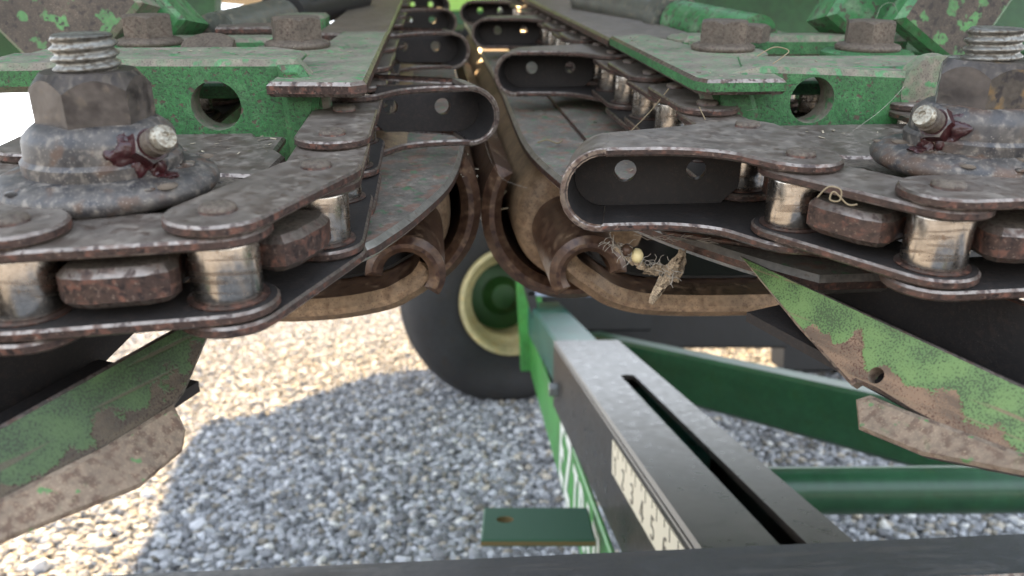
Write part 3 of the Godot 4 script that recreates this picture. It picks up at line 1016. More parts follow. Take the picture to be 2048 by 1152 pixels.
func side_plate(A: Vector3, e: Vector3, d: Vector3, outline: Array, hole, mat, label: String, lip: Array, inner_s: float) -> void:
	# plate in the plane (e, d) through A; outline in (s, t) millimetres; lip: the rolled lower edge as (s, t)
	var ev := Vector3(e.x, e.y, -e.z).normalized()
	var dv := Vector3(d.x, d.y, -d.z).normalized()
	var nv := ev.cross(dv).normalized()
	if nv.y < 0.0:
		nv = -nv
	var t := thing("side_plate", label, "plate", rowat(A.x, A.y, A.z), "green side plates below the chains")
	var xf := Transform3D(Basis(ev, dv, nv).scaled_local(Vector3.ONE * MM), Vector3.ZERO)
	var inv := xf.affine_inverse()
	var mb := MB.new()
	mb.uvf = func(p: Vector3) -> Vector2:
		var q := inv * p
		return Vector2(q.x / 130.0 + 0.02, q.y / 54.0 + 0.04)
	ext(mb, xf, poly(outline), -4.5, 0.0, 0.8, [mat, M.edge, M.lip, M.dark], [hole] if hole else [])
	part("painted_face", mb, t)
	mb = MB.new()
	ext(mb, xf, poly(lip), -3.0, 1.4, 0.9, [M.lip, M.lip, M.rust, M.dark])
	part("lower_lip", mb, t)
	# the hollow behind the top edge: a floor and an outer web that closes it up to the chain
	mb = MB.new()
	var out := 1.0 if A.x > 20.0 else -1.0
	var ac := ev.cross(Vector3.UP).normalized()
	if ac.x * out < 0.0:
		ac = -ac
	var hx := Transform3D(Basis(ev, Vector3.UP, ev.cross(Vector3.UP)).scaled_local(Vector3.ONE * MM), ac * 0.030)
	ext(mb, hx, PackedVector2Array([Vector2(12, -17), Vector2(150, -17), Vector2(150, 6), Vector2(-34, 6), Vector2(-34, -2)]), -1.5, 1.5, 0.4, [M.dark, M.rust, M.rust, M.dark])
	var fx := Transform3D(Basis(ev, -ac, Vector3.UP).scaled_local(Vector3.ONE * MM), ac * 0.030 + Vector3(0, -0.0155, 0))
	ext(mb, fx, PackedVector2Array([Vector2(12, 2), Vector2(128, 2), Vector2(128, 35), Vector2(12, 35)]), -1.5, 1.5, 0.0, [M.dark, M.dark, M.dark, M.dark])
	part("hollow", mb, t)


# ------------------------------------------------------------------ trailer, post, wheel
func wbox(mb: MB, a: Vector3, b: Vector3, w: float, h: float, bev: float, mats: Array) -> void:   # a bar from a to b, its top face up
	var z := (b - a).normalized()
	var x := Vector3.UP.cross(z).normalized()
	var y := z.cross(x)
	var l := (b - a).length()
	box(mb, Transform3D(Basis(x, y, z), (a + b) * 0.5), Vector3(w, h, l), bev, mats)


func ruler_post() -> void:
	var t := thing("ruler_post", "black slotted square tube with a numbered ruler strip, sliding on a teal tube", "post", Transform3D(Basis(), Vector3(0.12, 0.2, -0.85)))
	var org := Vector3(0.12, 0.2, -0.85)
	var K := [M.black, M.black_edge, M.black, M.black]
	var far := Vector3(0.112, 0.257, -1.225)
	var near := Vector3(0.163, 0.257, -0.43)
	var z := (near - far).normalized()
	var x := Vector3.UP.cross(z).normalized()
	var l := (near - far).length()
	var bs := Basis(x, Vector3.UP, z)
	var c := (far + near) * 0.5
	var mb := MB.new()
	# top wall with a long slot; polygon (x, -z)
	var topf := Transform3D(Basis(x, -z, Vector3.UP), c - org)
	var W := 0.05
	var H := l * 0.5
	var slot := PackedVector2Array()
	for k in 9:
		var a := PI * k / 8.0
		slot.append(Vector2(0.009 + cos(a) * 0.0085, H - 0.262 + sin(a) * 0.0085))
	slot.append(Vector2(0.0005, -H + 0.02))
	slot.append(Vector2(0.0175, -H + 0.02))
	ext(mb, topf, PackedVector2Array([Vector2(-W, -H), Vector2(W, -H), Vector2(W, H), Vector2(-W, H)]), 0.044, 0.05, 0.0025, K, [slot])
	part("top_wall", mb, t)
	mb = MB.new()
	for s in [-1, 1]:
		box(mb, Transform3D(bs, c - org + x * s * 0.0468 + Vector3.UP * -0.0035), Vector3(0.006, 0.094, l - 0.001), 0.001, K)
	box(mb, Transform3D(bs, c - org + Vector3.UP * -0.047), Vector3(0.087, 0.006, l - 0.002), 0.001, K)
	part("side_wall", mb, t)
	mb = MB.new()
	var far2 := far + (far - near).normalized() * 0.62 + Vector3(0, -0.004, 0)
	wbox(mb, far2 - org, far + z * 0.5 - org + Vector3(0, -0.004, 0), 0.072, 0.076, 0.004, [M.teal, M.teal, M.teal, M.teal])
	part("inner_tube", mb, t)
	# the ruler strip on the left face
	var face := Transform3D(Basis(z, Vector3.UP, -x), c - org - x * 0.0503)
	mb = MB.new()
	var r0 := 0.085
	ext(mb, face, PackedVector2Array([Vector2(r0, 0.006), Vector2(H - 0.002, 0.006), Vector2(H - 0.002, 0.038), Vector2(r0, 0.038)]), -0.0004, 0.0004, 0.0, [M.sticker, M.sticker, M.sticker, M.sticker])
	var strip := part("ruler_strip", mb, t)
	var font := SystemFont.new()
	font.font_names = PackedStringArray(["Droid Sans"])
	for k in 13:
		var px := r0 + 0.016 + k * 0.036
		if px > H - 0.02:
			break
		var tm := TextMesh.new()
		tm.text = str(k + 1)
		tm.font = font
		tm.font_size = 32
		tm.pixel_size = 0.00072
		tm.depth = 0.0004
		tm.material = M.ink
		var o := MeshInstance3D.new()
		o.name = "numeral"
		o.mesh = tm
		o.transform = face * Transform3D(Basis(), Vector3(px, 0.017, 0.0007))
		strip.add_child(o, true)
		mb = MB.new()
		box(mb, face * Transform3D(Basis(), Vector3(px + 0.012, 0.0328, 0.0006)), Vector3(0.0012, 0.010, 0.0004), 0.0, [M.ink, M.ink, M.ink, M.ink])
		box(mb, face * Transform3D(Basis(), Vector3(px - 0.002, 0.0352, 0.0006)), Vector3(0.001, 0.0055, 0.0004), 0.0, [M.ink, M.ink, M.ink, M.ink])
		part("tick", mb, strip)
	mb = MB.new()
	hex_head(mb, Transform3D(Basis(Vector3(0, 0, 1), PI / 2), far + z * 0.06 - x * 0.049 + Vector3(0, -0.012, 0) - org), 0.011, 0, 0.014, 0.2, M.zinc, M.zinc)
	part("clamp_bolt", mb, t)


func trailer() -> void:
	var t := thing("header_trailer", "green header trailer with a bright lettered beam, dark braces and a round pipe", "trailer", Transform3D(Basis(), Vector3(0.2, 0.1, -1.4)))
	var org := Vector3(0.2, 0.1, -1.4)
	var B := [M.trailer_bright, M.trailer_bright, M.trailer_bright, M.trailer_bright]
	var G := [M.trailer, M.trailer, M.trailer, M.trailer]
	var mb := MB.new()
	# lettered beam: a leaning plate from the wheel towards the viewer
	var tn := Vector3(0.096, 0.2, -0.44)
	var tf := Vector3(0.045, 0.2, -2.0)
	var bn := Vector3(0.101, 0.1, -0.44)
	var bf := Vector3(0.040, 0.1, -2.0)
	var along := (tn - tf).normalized()
	var upv := ((tn - bn) + (tf - bf)).normalized()
	upv = (upv - along * upv.dot(along)).normalized()
	var nv := along.cross(upv).normalized()     # faces left
	if nv.x > 0:
		nv = -nv
	var fx := Transform3D(Basis(along, upv, nv), tf - org)
	var inv := fx.affine_inverse()
	var q := PackedVector2Array()
	for p in [tf, tn, bn, bf]:
		var l3: Vector3 = inv * (p - org)
		q.append(Vector2(l3.x, l3.y))
	ext(mb, fx, q, -0.006, 0.0, 0.002, B)
	var beam := part("lettered_beam", mb, t)
	mb = MB.new()
	ext(mb, Transform3D(Basis(), -org), PackedVector2Array([Vector2(0.022, 0.1), Vector2(0.085, 0.1), Vector2(0.078, 0.22), Vector2(0.058, 0.44), Vector2(0.003, 0.44)]), -2.018, -2.0, 0.003, B)
	part("upright", mb, t)
	var font := SystemFont.new()
	font.font_names = PackedStringArray(["Droid Sans"])
	font.font_weight = 700
	font.font_italic = false
	var at := 0.0
	var start: float = (inv * (Vector3(0.07, 0.2, -1.2) - org)).x
	for w in [["E", 0.0, 0.108], ["Z", 0.088, 0.108], ["T", 0.188, 0.074], ["R", 0.246, 0.074], ["A", 0.306, 0.074], ["I", 0.372, 0.074], ["L", 0.402, 0.074]]:
		for layer in [[0.0, 0.0006, M.white], [0.005, 0.0002, M.grey_ink]]:
			var tm := TextMesh.new()
			tm.text = w[0]
			tm.font = font
			tm.font_size = 64
			tm.pixel_size = w[2] / 64.0 * 1.25
			tm.depth = 0.0006
			tm.horizontal_alignment = HORIZONTAL_ALIGNMENT_LEFT
			tm.material = layer[2]
			var o := MeshInstance3D.new()
			o.name = "letter"
			o.mesh = tm
			var shear := Basis(Vector3(1, 0, 0), Vector3(0.22, 1, 0), Vector3(0, 0, 1))
			o.transform = fx * Transform3D(shear, Vector3(start + w[1] + layer[0], -0.047 - layer[0], layer[1]))
			beam.add_child(o, true)
	mb = MB.new()
	wbox(mb, Vector3(0.16, 0.205, -1.68) - org, Vector3(0.72, 0.205, -0.82) - org, 0.05, 0.088, 0.006, G)
	part("brace", mb, t)
	mb = MB.new()
	tube(mb, [Vector3(0.215, 0.238, -0.762) - org, Vector3(0.6, 0.242, -0.758) - org, Vector3(1.0, 0.246, -0.75) - org], 0.0225, 28, M.trailer)
	part("round_pipe", mb, t)
	mb = MB.new()
	var bf2 := Transform3D(Basis(Vector3(1, 0, 0), Vector3(0, 0, -1), Vector3(0, 1, 0)), Vector3(0.018, 0.2, -0.775) - org)
	ext(mb, bf2, PackedVector2Array([Vector2(-0.047, -0.038), Vector2(0.06, -0.038), Vector2(0.06, 0.045), Vector2(-0.047, 0.045)]), -0.007, 0.0, 0.0015, [M.tab_green, M.tab_green, M.bracket_edge, M.tab_green], [ngon(0.0085, 20, 0, Vector2(-0.025, 0.012))])
	part("drilled_bracket", mb, t)
	mb = MB.new()
	box(mb, Transform3D(Basis(), Vector3(0.47, 0.27, -2.3) - org), Vector3(0.58, 0.31, 0.12), 0.006, [M.black_steel, M.black_steel, M.black_steel, M.black_steel])
	box(mb, Transform3D(Basis(), Vector3(1.12, 0.2, -2.45) - org), Vector3(0.64, 0.36, 0.12), 0.006, [M.black_steel, M.black_steel, M.black_steel, M.black_steel])
	box(mb, Transform3D(Basis(), Vector3(0.55, 0.44, -2.35) - org), Vector3(1.4, 0.12, 0.1), 0.006, [M.black_steel, M.black_steel, M.black_steel, M.black_steel])
	part("axle_box", mb, t)
	mb = MB.new()
	box(mb, Transform3D(Basis(), Vector3(0.13, 0.322, -1.78) - org), Vector3(0.19, 0.012, 0.10), 0.003, [M.zincplate, M.zincplate, M.zincplate, M.zincplate])
	part("saddle_plate", mb, t)
	mb = MB.new()
	ext(mb, Transform3D(Basis(), Vector3(0.04, 0.33, -1.74) - org), PackedVector2Array([Vector2(-0.018, 0.012), Vector2(0.01, 0.012), Vector2(0.014, -0.05), Vector2(0.006, -0.075), Vector2(0.0, -0.05)]), -0.01, 0.01, 0.002, [M.black_steel, M.black_steel, M.black_steel, M.black_steel])
	part("hook", mb, t)
	mb = MB.new()
	box(mb, Transform3D(Basis(), Vector3(0.2, 0.24, -2.08) - org), Vector3(0.3, 0.09, 0.09), 0.005, [M.black_steel, M.black_steel, M.black_steel, M.black_steel])
	part("axle_beam", mb, t)


func wheel() -> void:
	var c := Vector3(-0.022, 0.268, -2.16)
	var bs := Basis(Vector3.UP, deg_to_rad(14.0)) * Basis(Vector3(1, 0, 0), PI / 2)     # axle along local y, face towards the viewer
	var t := thing("trailer_wheel", "black trailer tyre on a cream rim with green disc, standing on gravel", "wheel", Transform3D(bs.scaled_local(Vector3.ONE * 1.04), c))
	var mb := MB.new()
	var pr := line2([0.128, -0.095, 0.15, -0.108, 0.19, -0.112, 0.222, -0.104, 0.242, -0.09, 0.253, -0.07])
	var rv := pr.duplicate()
	for g in [[-0.042, -0.032], [-0.006, 0.006], [0.032, 0.042]]:
		rv.append_array([Vector2(0.260, g[0] - 0.002), Vector2(0.253, g[0]), Vector2(0.253, g[1]), Vector2(0.260, g[1] + 0.002)])
	for i in pr.size():
		rv.append(Vector2(pr[pr.size() - 1 - i].x, -pr[pr.size() - 1 - i].y))
	lathe(mb, Transform3D(), rv, 96, M.rubber, 0, TAU, 30)
	part("tyre", mb, t)
	mb = MB.new()
	lathe(mb, Transform3D(), line2([0.128, 0.095, 0.134, 0.101, 0.132, 0.110, 0.124, 0.111, 0.118, 0.102, 0.112, 0.088, 0.108, 0.06, 0.098, 0.052, 0.092, 0.044, 0.09, 0.0, 0.088, -0.035]), 80, M.cream, 0, TAU, 45)
	lathe(mb, Transform3D(), line2([0.128, -0.095, 0.098, -0.02, 0.094, 0.012]), 60, M.cream)
	var rim := part("rim", mb, t)
	mb = MB.new()
	lathe(mb, Transform3D(), line2([0.089, -0.035, 0.07, -0.03, 0.05, -0.028, 0.045, -0.02, 0.03, 0.0, 0.0, 0.002]), 60, M.rim_green)
	var disc := part("disc", mb, t)


func ground() -> void:
	var f := FastNoiseLite.new()
	f.seed = 3
	f.frequency = 0.09
	var mb := MB.new()
	mb.quad(M.gravel_bed, Vector3(-30, 0, 6), Vector3(30, 0, 6), Vector3(30, 0, -40), Vector3(-30, 0, -40), Vector3.UP, Vector3.UP, Vector3.UP, Vector3.UP)
	var g := MeshInstance3D.new()
	g.name = "ground"
	g.mesh = mb.mesh()
	g.set_meta("kind", "structure")
	g.set_meta("label", "grey limestone gravel yard under the trailer")
	add_child(g)
	var r := RandomNumberGenerator.new()
	r.seed = 77
	var meshes := []
	for v in 4:
		var sm := SphereMesh.new()
		sm.radial_segments = 6
		sm.rings = 3
		sm.radius = 1.0
		sm.height = 2.0
		var arr := sm.get_mesh_arrays()
		var vs: PackedVector3Array = arr[Mesh.ARRAY_VERTEX]
		var ids: PackedInt32Array = arr[Mesh.ARRAY_INDEX]
		var moved := {}
		for i in vs.size():
			var key := Vector3i((vs[i] * 100.0).round())
			if not moved.has(key):
				moved[key] = vs[i] * r.randf_range(0.72, 1.2) + Vector3(r.randf_range(-0.15, 0.15), r.randf_range(-0.1, 0.1), r.randf_range(-0.15, 0.15))
			vs[i] = moved[key]
		var b := MB.new()
		for i in range(0, ids.size(), 3):
			var n := -(vs[ids[i + 1]] - vs[ids[i]]).cross(vs[ids[i + 2]] - vs[ids[i]])
			if n.length() < 1e-9:
				continue
			n = n.normalized()
			# a little rounding between facets
			b.tri(M.stone, vs[ids[i]], vs[ids[i + 1]], vs[ids[i + 2]], (n + vs[ids[i]].normalized() * 0.5).normalized(), (n + vs[ids[i + 1]].normalized() * 0.5).normalized(), (n + vs[ids[i + 2]].normalized() * 0.5).normalized())
		meshes.append(b.mesh())
	var per := 64000
	for v in 4:
		var mm := MultiMesh.new()
		mm.transform_format = MultiMesh.TRANSFORM_3D
		mm.use_colors = true
		mm.mesh = meshes[v]
		mm.instance_count = per
		for i in per:
			var zz := -0.75 - 5.2 * pow(r.randf(), 1.25)
			var half := 0.35 - zz * 0.72
			var p := Vector3(r.randf_range(-half, half), 0, zz)
			var sz := 0.0028 + 0.0058 * pow(r.randf(), 2.2)
			if r.randf() < 0.015:
				sz *= 1.6
			p.y = sz * r.randf_range(0.1, 0.75)
			var bs := Basis.from_euler(Vector3(r.randf_range(-0.6, 0.6), r.randf() * TAU, r.randf_range(-0.6, 0.6))).scaled_local(Vector3(sz * r.randf_range(0.9, 1.5), sz * r.randf_range(0.55, 0.85), sz))
			mm.set_instance_transform(i, Transform3D(bs, p))
			var k := r.randf()
			var gcol := 0.13 + 0.36 * pow(r.randf(), 1.4)
			var c := Color(gcol * 0.98, gcol, gcol * 1.05)
			if k < 0.14:
				c = Color(gcol * 1.12, gcol * 1.0, gcol * 0.82)
			elif k < 0.19:
				c = Color(0.6, 0.59, 0.56)
			mm.set_instance_color(i, c)
		var o := MultiMeshInstance3D.new()
		o.name = numbered("gravel")
		o.multimesh = mm
		o.set_meta("kind", "stuff")
		o.set_meta("label", "loose crushed grey limestone gravel")
		add_child(o)


# ------------------------------------------------------------------ what lies further back, and small debris
func back_of_header() -> void:
	var t := thing("header_trough", "dark green auger trough across the back of the corn head, with an added shade slab", "machine", Transform3D(Basis(), Vector3(0, 0.7, -1.6)))
	var org := Vector3(0, 0.7, -1.6)
	var G := [M.panel, M.panel, M.panel, M.panel]
	for q in [["front_panel", Vector3(0.337, 0.95, -1.30), Vector3(0.274, 0.42, 0.03)], ["front_panel", Vector3(0.99, 0.95, -1.32), Vector3(0.84, 0.42, 0.03)], ["front_panel", Vector3(-0.80, 0.96, -1.30), Vector3(0.70, 0.34, 0.03)], ["rear_wall", Vector3(0.75, 0.755, -1.72), Vector3(1.9, 0.29, 0.03)]]:
		var mb := MB.new()
		box(mb, Transform3D(Basis(), q[1] - org), q[2], 0.006, G)
		part(q[0], mb, t)
	var mb := MB.new()
	var plan := Transform3D(Basis(Vector3(1, 0, 0), Vector3(0, 0, -1), Vector3(0, 1, 0)), -org)
	ext(mb, plan, PackedVector2Array([Vector2(-1.16, 1.45), Vector2(2.4, 1.45), Vector2(2.4, 3.54), Vector2(-1.05, 3.51), Vector2(-1.2, 3.44), Vector2(-1.37, 3.0), Vector2(-1.49, 2.87), Vector2(-1.44, 2.59), Vector2(-1.34, 2.26)]), 1.32, 1.5, 0.02, [M.bounce_panel, M.bounce_panel, M.bounce_panel, M.bounce_panel], [PackedVector2Array([Vector2(-0.32, 2.9), Vector2(-0.12, 2.9), Vector2(-0.12, 3.05), Vector2(-0.32, 3.05)])])  # slab outlined to cast the gravel shadow; its hole lets a sun patch through
	part("trough_shade_slab", mb, t)
	for x in [-0.10, 0.52]:
		mb = MB.new()
		box(mb, Transform3D(Basis(), Vector3(x, 1.14, -1.75) - org), Vector3(0.3, 0.5, 0.004), 0.0, [M.lime, M.lime, M.lime, M.lime])
		part("lime_sheet", mb, t)
	for x in [-0.052, 0.5, 0.62]:
		mb = MB.new()
		wbox(mb, Vector3(x, 0.90, -1.73) - org, Vector3(x + 0.05, 1.02, -1.735) - org, 0.02, 0.004, 0.0, [M.straw, M.straw, M.straw, M.straw])
		part("stripe", mb, t)


func gearbox() -> void:
	var t := thing("gear_case", "dark cast gear case at the far end of the two stalk rolls", "gearbox", rowat(40, -150, 1125))
	var mb := MB.new()
	ext(mb, up_xf(), poly([-150, -60, 150, -60, 170, -30, 170, 52, -170, 52, -170, -30]), -120, 0, 8, [M.black_steel, M.black_steel, M.black_steel, M.black_steel])
	part("case", mb, t)
	mb = MB.new()
	for x in [-112, 46]:
		lathe(mb, Transform3D(Basis(Vector3(1, 0, 0), PI / 2).scaled(Vector3.ONE * MM), Vector3(x, 20, 0) * MM), line2([52, -2, 52, 8, 44, 12, 30, 14]), 36, M.black_steel)
		part("bearing_cap", mb, t)
		mb = MB.new()


func hoods() -> void:  # added out of view to keep sun and overhead sky off the deck
	for q in [[-0.80, 0.06, "added unseen dark green hood blocking light over the frame with the dark nut"], [0.15, 0.95, "added unseen dark green hood blocking light over the two rising arms"]]:
		var w: float = q[1] - q[0]
		var t := thing("shade_hood", q[2], "hood", Transform3D(Basis(), Vector3((q[0] + q[1]) * 0.5, 1.0, -0.6)), "hoods added to shade the row unit")
		var mb := MB.new()
		var arch := []
		for k in 17:
			var a := PI * k / 16.0
			arch.append(Vector2(-cos(a) * w * 0.5, sin(a) * 0.16))
		ext(mb, Transform3D(Basis(Vector3(1, 0, 0), 0.06), Vector3.ZERO), thick(arch, 0.006), -0.62, 0.42, 0.001, [M.panel, M.panel, M.panel, M.panel], [], true)
		part("shell", mb, t)
		mb = MB.new()
		wbox(mb, Vector3(0, 0.12, -0.6), Vector3(0, 0.17, 0.3), 0.04, 0.03, 0.003, [M.black_steel, M.black_steel, M.black_steel, M.black_steel])
		part("stay", mb, t)


func shafts() -> void:
	for q in [[-72.0, -44.0, 500.0, -112.0, "grey drive shaft lying behind the frame with the dark nut", M.grey_shaft, M.black_steel], [140.0, -44.0, 480.0, 178.0, "green drive shaft with a pale collar behind the two rising arms", M.green_arm, M.grey_shaft]]:
		var a0 := rp(q[3], q[1], q[2] - 30)
		var a1 := rp(q[0] - 14 if q[0] > 0 else q[0] + 18, q[1] + 8, q[2] + 220)
		var t := thing("drive_shaft", q[4], "shaft", row * Transform3D(Basis(), a0), "drive shafts behind the frames")
		var mb := MB.new()
		var d: Vector3 = a1 - a0
		tube(mb, [Vector3.ZERO, d * 0.35], 0.013, 24, q[5])
		part("sleeve", mb, t)
		mb = MB.new()
		tube(mb, [d * 0.3, d], 0.0105, 20, q[6])
		part("inner_shaft", mb, t)
		mb = MB.new()
		tube(mb, [d * 0.36, d * 0.42], 0.0165, 24, q[6])
		part("collar", mb, t)


func strand(called: String, pts: Array, r: float, m, label: String, category: String, group: String) -> void:
	var mb := MB.new()
	var l := []
	for p in pts:
		l.append(rp(p[0], p[1], p[2]))
	tube(mb, smooth_line(l, 5), r * MM, 6, m)
	single(called, mb, label, category, row, group)


func debris() -> void:
	# chaff and crumbs lying on the plates
	var cm := MB.new()
	box(cm, Transform3D(), Vector3(1.0, 0.12, 0.28), 0.05, [M.chaff, M.chaff, M.chaff, M.chaff])
	var mm := MultiMesh.new()
	mm.transform_format = MultiMesh.TRANSFORM_3D
	mm.use_colors = true
	mm.mesh = cm.mesh()
	var rc := RandomNumberGenerator.new()
	rc.seed = 404
	mm.instance_count = 420
	for i in mm.instance_count:
		var zone: Array = [[-24, 20, 300, 420, -87.8], [48, 74, 330, 620, -87.8], [78, 100, 270, 520, -85.7], [-58, -26, 290, 460, -40.8], [98, 128, 292, 440, -41.3], [-100, -52, 262, 292, -59.8], [122, 188, 258, 294, -59.8], [122, 228, 314, 346, -40.8], [-140, -50, 314, 340, -35.4], [24, 40, 300, 360, -87.8]][i % 9]
		var p := rp(rc.randf_range(zone[0], zone[1]), zone[4] + 0.15, rc.randf_range(zone[2], zone[3]))
		var sz := rc.randf_range(0.0006, 0.0028) * (0.5 if rc.randf() < 0.5 else 1.0)
		mm.set_instance_transform(i, Transform3D(Basis.from_euler(Vector3(rc.randf_range(-0.2, 0.2), rc.randf() * TAU, rc.randf_range(-0.2, 0.2))) * Basis().scaled(Vector3(sz, sz * 0.8, sz)), p))
		var k := rc.randf_range(0.08, 0.34)
		mm.set_instance_color(i, Color(k, k * 0.86, k * 0.62))
	var co := MultiMeshInstance3D.new()
	co.name = "chaff"
	co.multimesh = mm
	co.transform = row
	co.set_meta("kind", "stuff")
	co.set_meta("label", "crumbs of dry chaff scattered over the plates")
	add_child(co)
	# the clump of leaf scraps and web hanging under the near right paddle
	var t := thing("leaf_clump", "dry leaf scraps and web hanging under the nearest paddle", "leaf", rowat(66, -86, 246))
	var r := RandomNumberGenerator.new()
	r.seed = 21
	var mb := MB.new()
	var scrap := func(b: MB, c: Vector3, ax: Vector3, wd: float, sd: int) -> void:
		# a crumpled, curled leaf strip
		var rr := RandomNumberGenerator.new()
		rr.seed = sd
		var sidev := ax.cross(Vector3(0.3, 0.2, 1)).normalized()
		var nv := ax.cross(sidev).normalized()
		var nu := 12
		var nw := 6
		var gp := []
		for i in nu + 1:
			var rowp := []
			var ww := wd * sin(PI * (0.12 + 0.8 * i / float(nu))) * rr.randf_range(0.7, 1.2)
			for j in nw + 1:
				var v := (j / float(nw) - 0.5) * 2.0
				rowp.append(c + ax * (i / float(nu)) + sidev * ww * v + nv * (v * v * wd * 0.7 + rr.randf_range(-0.18, 0.18) * wd))
			gp.append(rowp)
		for i in nu:
			for j in nw:
				if rr.randf() < 0.07:
					continue
				var a: Vector3 = gp[i][j]
				var n: Vector3 = ((gp[i + 1][j] - a).cross(gp[i][j + 1] - a)).normalized()
				b.quad(M.leaf, a, gp[i + 1][j], gp[i + 1][j + 1], gp[i][j + 1], n, n, n, n)
				var th: Vector3 = n * -0.0003
				b.quad(M.leaf, a + th, gp[i + 1][j] + th, gp[i + 1][j + 1] + th, gp[i][j + 1] + th, -n, -n, -n, -n)
	scrap.call(mb, rp(15, -6, 0), rp(-10, -16, -2), 0.0026, 1)
	scrap.call(mb, rp(16, -5, 2), rp(-1, -12, 2), 0.0024, 2)
	scrap.call(mb, rp(2, -11, 0), rp(9, 0.5, 0), 0.0018, 3)
	scrap.call(mb, rp(-8, -2, 0), rp(13, -10, 1), 0.0013, 4)
	part("leaf_scrap", mb, t)
	mb = MB.new()
	for k in 60:
		var u := r.randf()
		var base := Vector3(lerpf(-11, 12, u), lerpf(-1, -13, u) + r.randf_range(-1, 3), r.randf_range(-2, 2))
		var l := []
		var d := Vector3(r.randf_range(-1, 1), r.randf_range(-1, 0.6), r.randf_range(-0.5, 0.5)).normalized()
		for q in 5:
			l.append(base * MM)
			base += d * 1.1
			d = (d + Vector3(r.randf_range(-0.7, 0.7), r.randf_range(-0.7, 0.5), r.randf_range(-0.4, 0.4))).normalized()
		tube(mb, l, 0.0001, 5, M.web)
	for k in 9:
		var x0 := r.randf_range(-10, 26)
		var l := []
		for q in 7:
			l.append(Vector3(x0 + q * 2.2, 1.5 - 0.9 * sin(PI * q / 6.0) * r.randf_range(0.4, 2.4) - x0 * 0.12, r.randf_range(-1, 1)) * MM)
		tube(mb, l, 0.00008, 5, M.web)
	var w := part("web_thread", mb, t)
	w.set_meta("kind", "stuff")
	mb = MB.new()
	lathe(mb, Transform3D(Basis(Vector3(0, 0, 1), 1.2).scaled(Vector3(1.9, 2.6, 1.8) * MM), rp(-0.5, -5.5, 0)), line2([0, -1, 0.6, -0.9, 0.95, -0.4, 1, 0.1, 0.85, 0.6, 0.5, 0.92, 0, 1]), 16, M.kernel, 0, TAU, 60)
	part("kernel", mb, t)
	mb = MB.new()
	lathe(mb, Transform3D(Basis(Vector3(0, 0, 1), -0.4).scaled(Vector3(2.0, 2.2, 1.6) * MM), rp(-4, -3.5, 0)), line2([0, -1, 0.6, -0.9, 0.95, -0.4, 1, 0.1, 0.85, 0.6, 0.5, 0.92, 0, 1]), 16, M.roll, 0, TAU, 60)
	part("seed_husk", mb, t)

	strand("straw", [[95.5, -56.5, 190], [97.5, -53.6, 189], [100.2, -54.2, 188], [100, -56.8, 187.5], [97.8, -56.6, 188], [98.6, -54.6, 188], [102, -57.6, 187], [104, -57.4, 186]], 0.2, M.straw, "curled pale straw looped under the end of the nearest paddle link", "straw", "straw bits caught on the chains")
	strand("straw", [[62, -84, 330], [70, -78, 328], [78, -70, 326], [87, -60, 324], [94, -50, 322]], 0.22, M.straw, "long straw leaning across the rollers above the nearest paddle", "straw", "straw bits caught on the chains")
	strand("straw", [[97, -52, 292], [98, -56, 286], [101, -62, 284], [103, -68, 283]], 0.2, M.straw, "short straw hanging over the roller beside the chain cover", "straw", "straw bits caught on the chains")
	strand("straw", [[52, -86.5, 395], [57, -86, 398], [61, -86.4, 392], [64, -86, 396]], 0.4, M.straw, "bent straw lying on the deck plate near the groove", "straw", "straw bits caught on the chains")
	strand("straw", [[26, -121, 402], [31, -117, 404], [37, -112, 400], [28, -120, 396], [38, -121, 400]], 0.35, M.straw, "forked straw bridging the two stalk rolls", "straw", "straw bits caught on the chains")
	strand("straw", [[126, -38, 300], [130, -36, 302], [134, -34, 306], [129, -33, 308], [122, -36, 306]], 0.2, M.straw, "thin dry fibre curled on the front edge of the chain cover", "straw", "straw bits caught on the chains")
	for q in [[[23, -76, 349], [27, -88, 362], [33, -98, 370], [40, -93, 336]], [[150, -62, 285], [162, -55, 288], [170, -50, 292], [176, -46, 296]], [[118, -53, 292], [101, -66, 330], [84, -80, 345]], [[216, -30, 398], [220, -24, 402], [226, -23, 402], [230, -32, 400]]]:
		strand("cobweb_thread", q, 0.06, M.web, ["fine web thread running from the paddle tip to the deck plate nose", "fine web thread slung across the holed green wall", "fine web thread from the chain plate down over the deck plate", "fine web thread loose on the green arm"][used.get("cobweb_thread", -1) + 1], "cobweb", "web threads on the row unit")


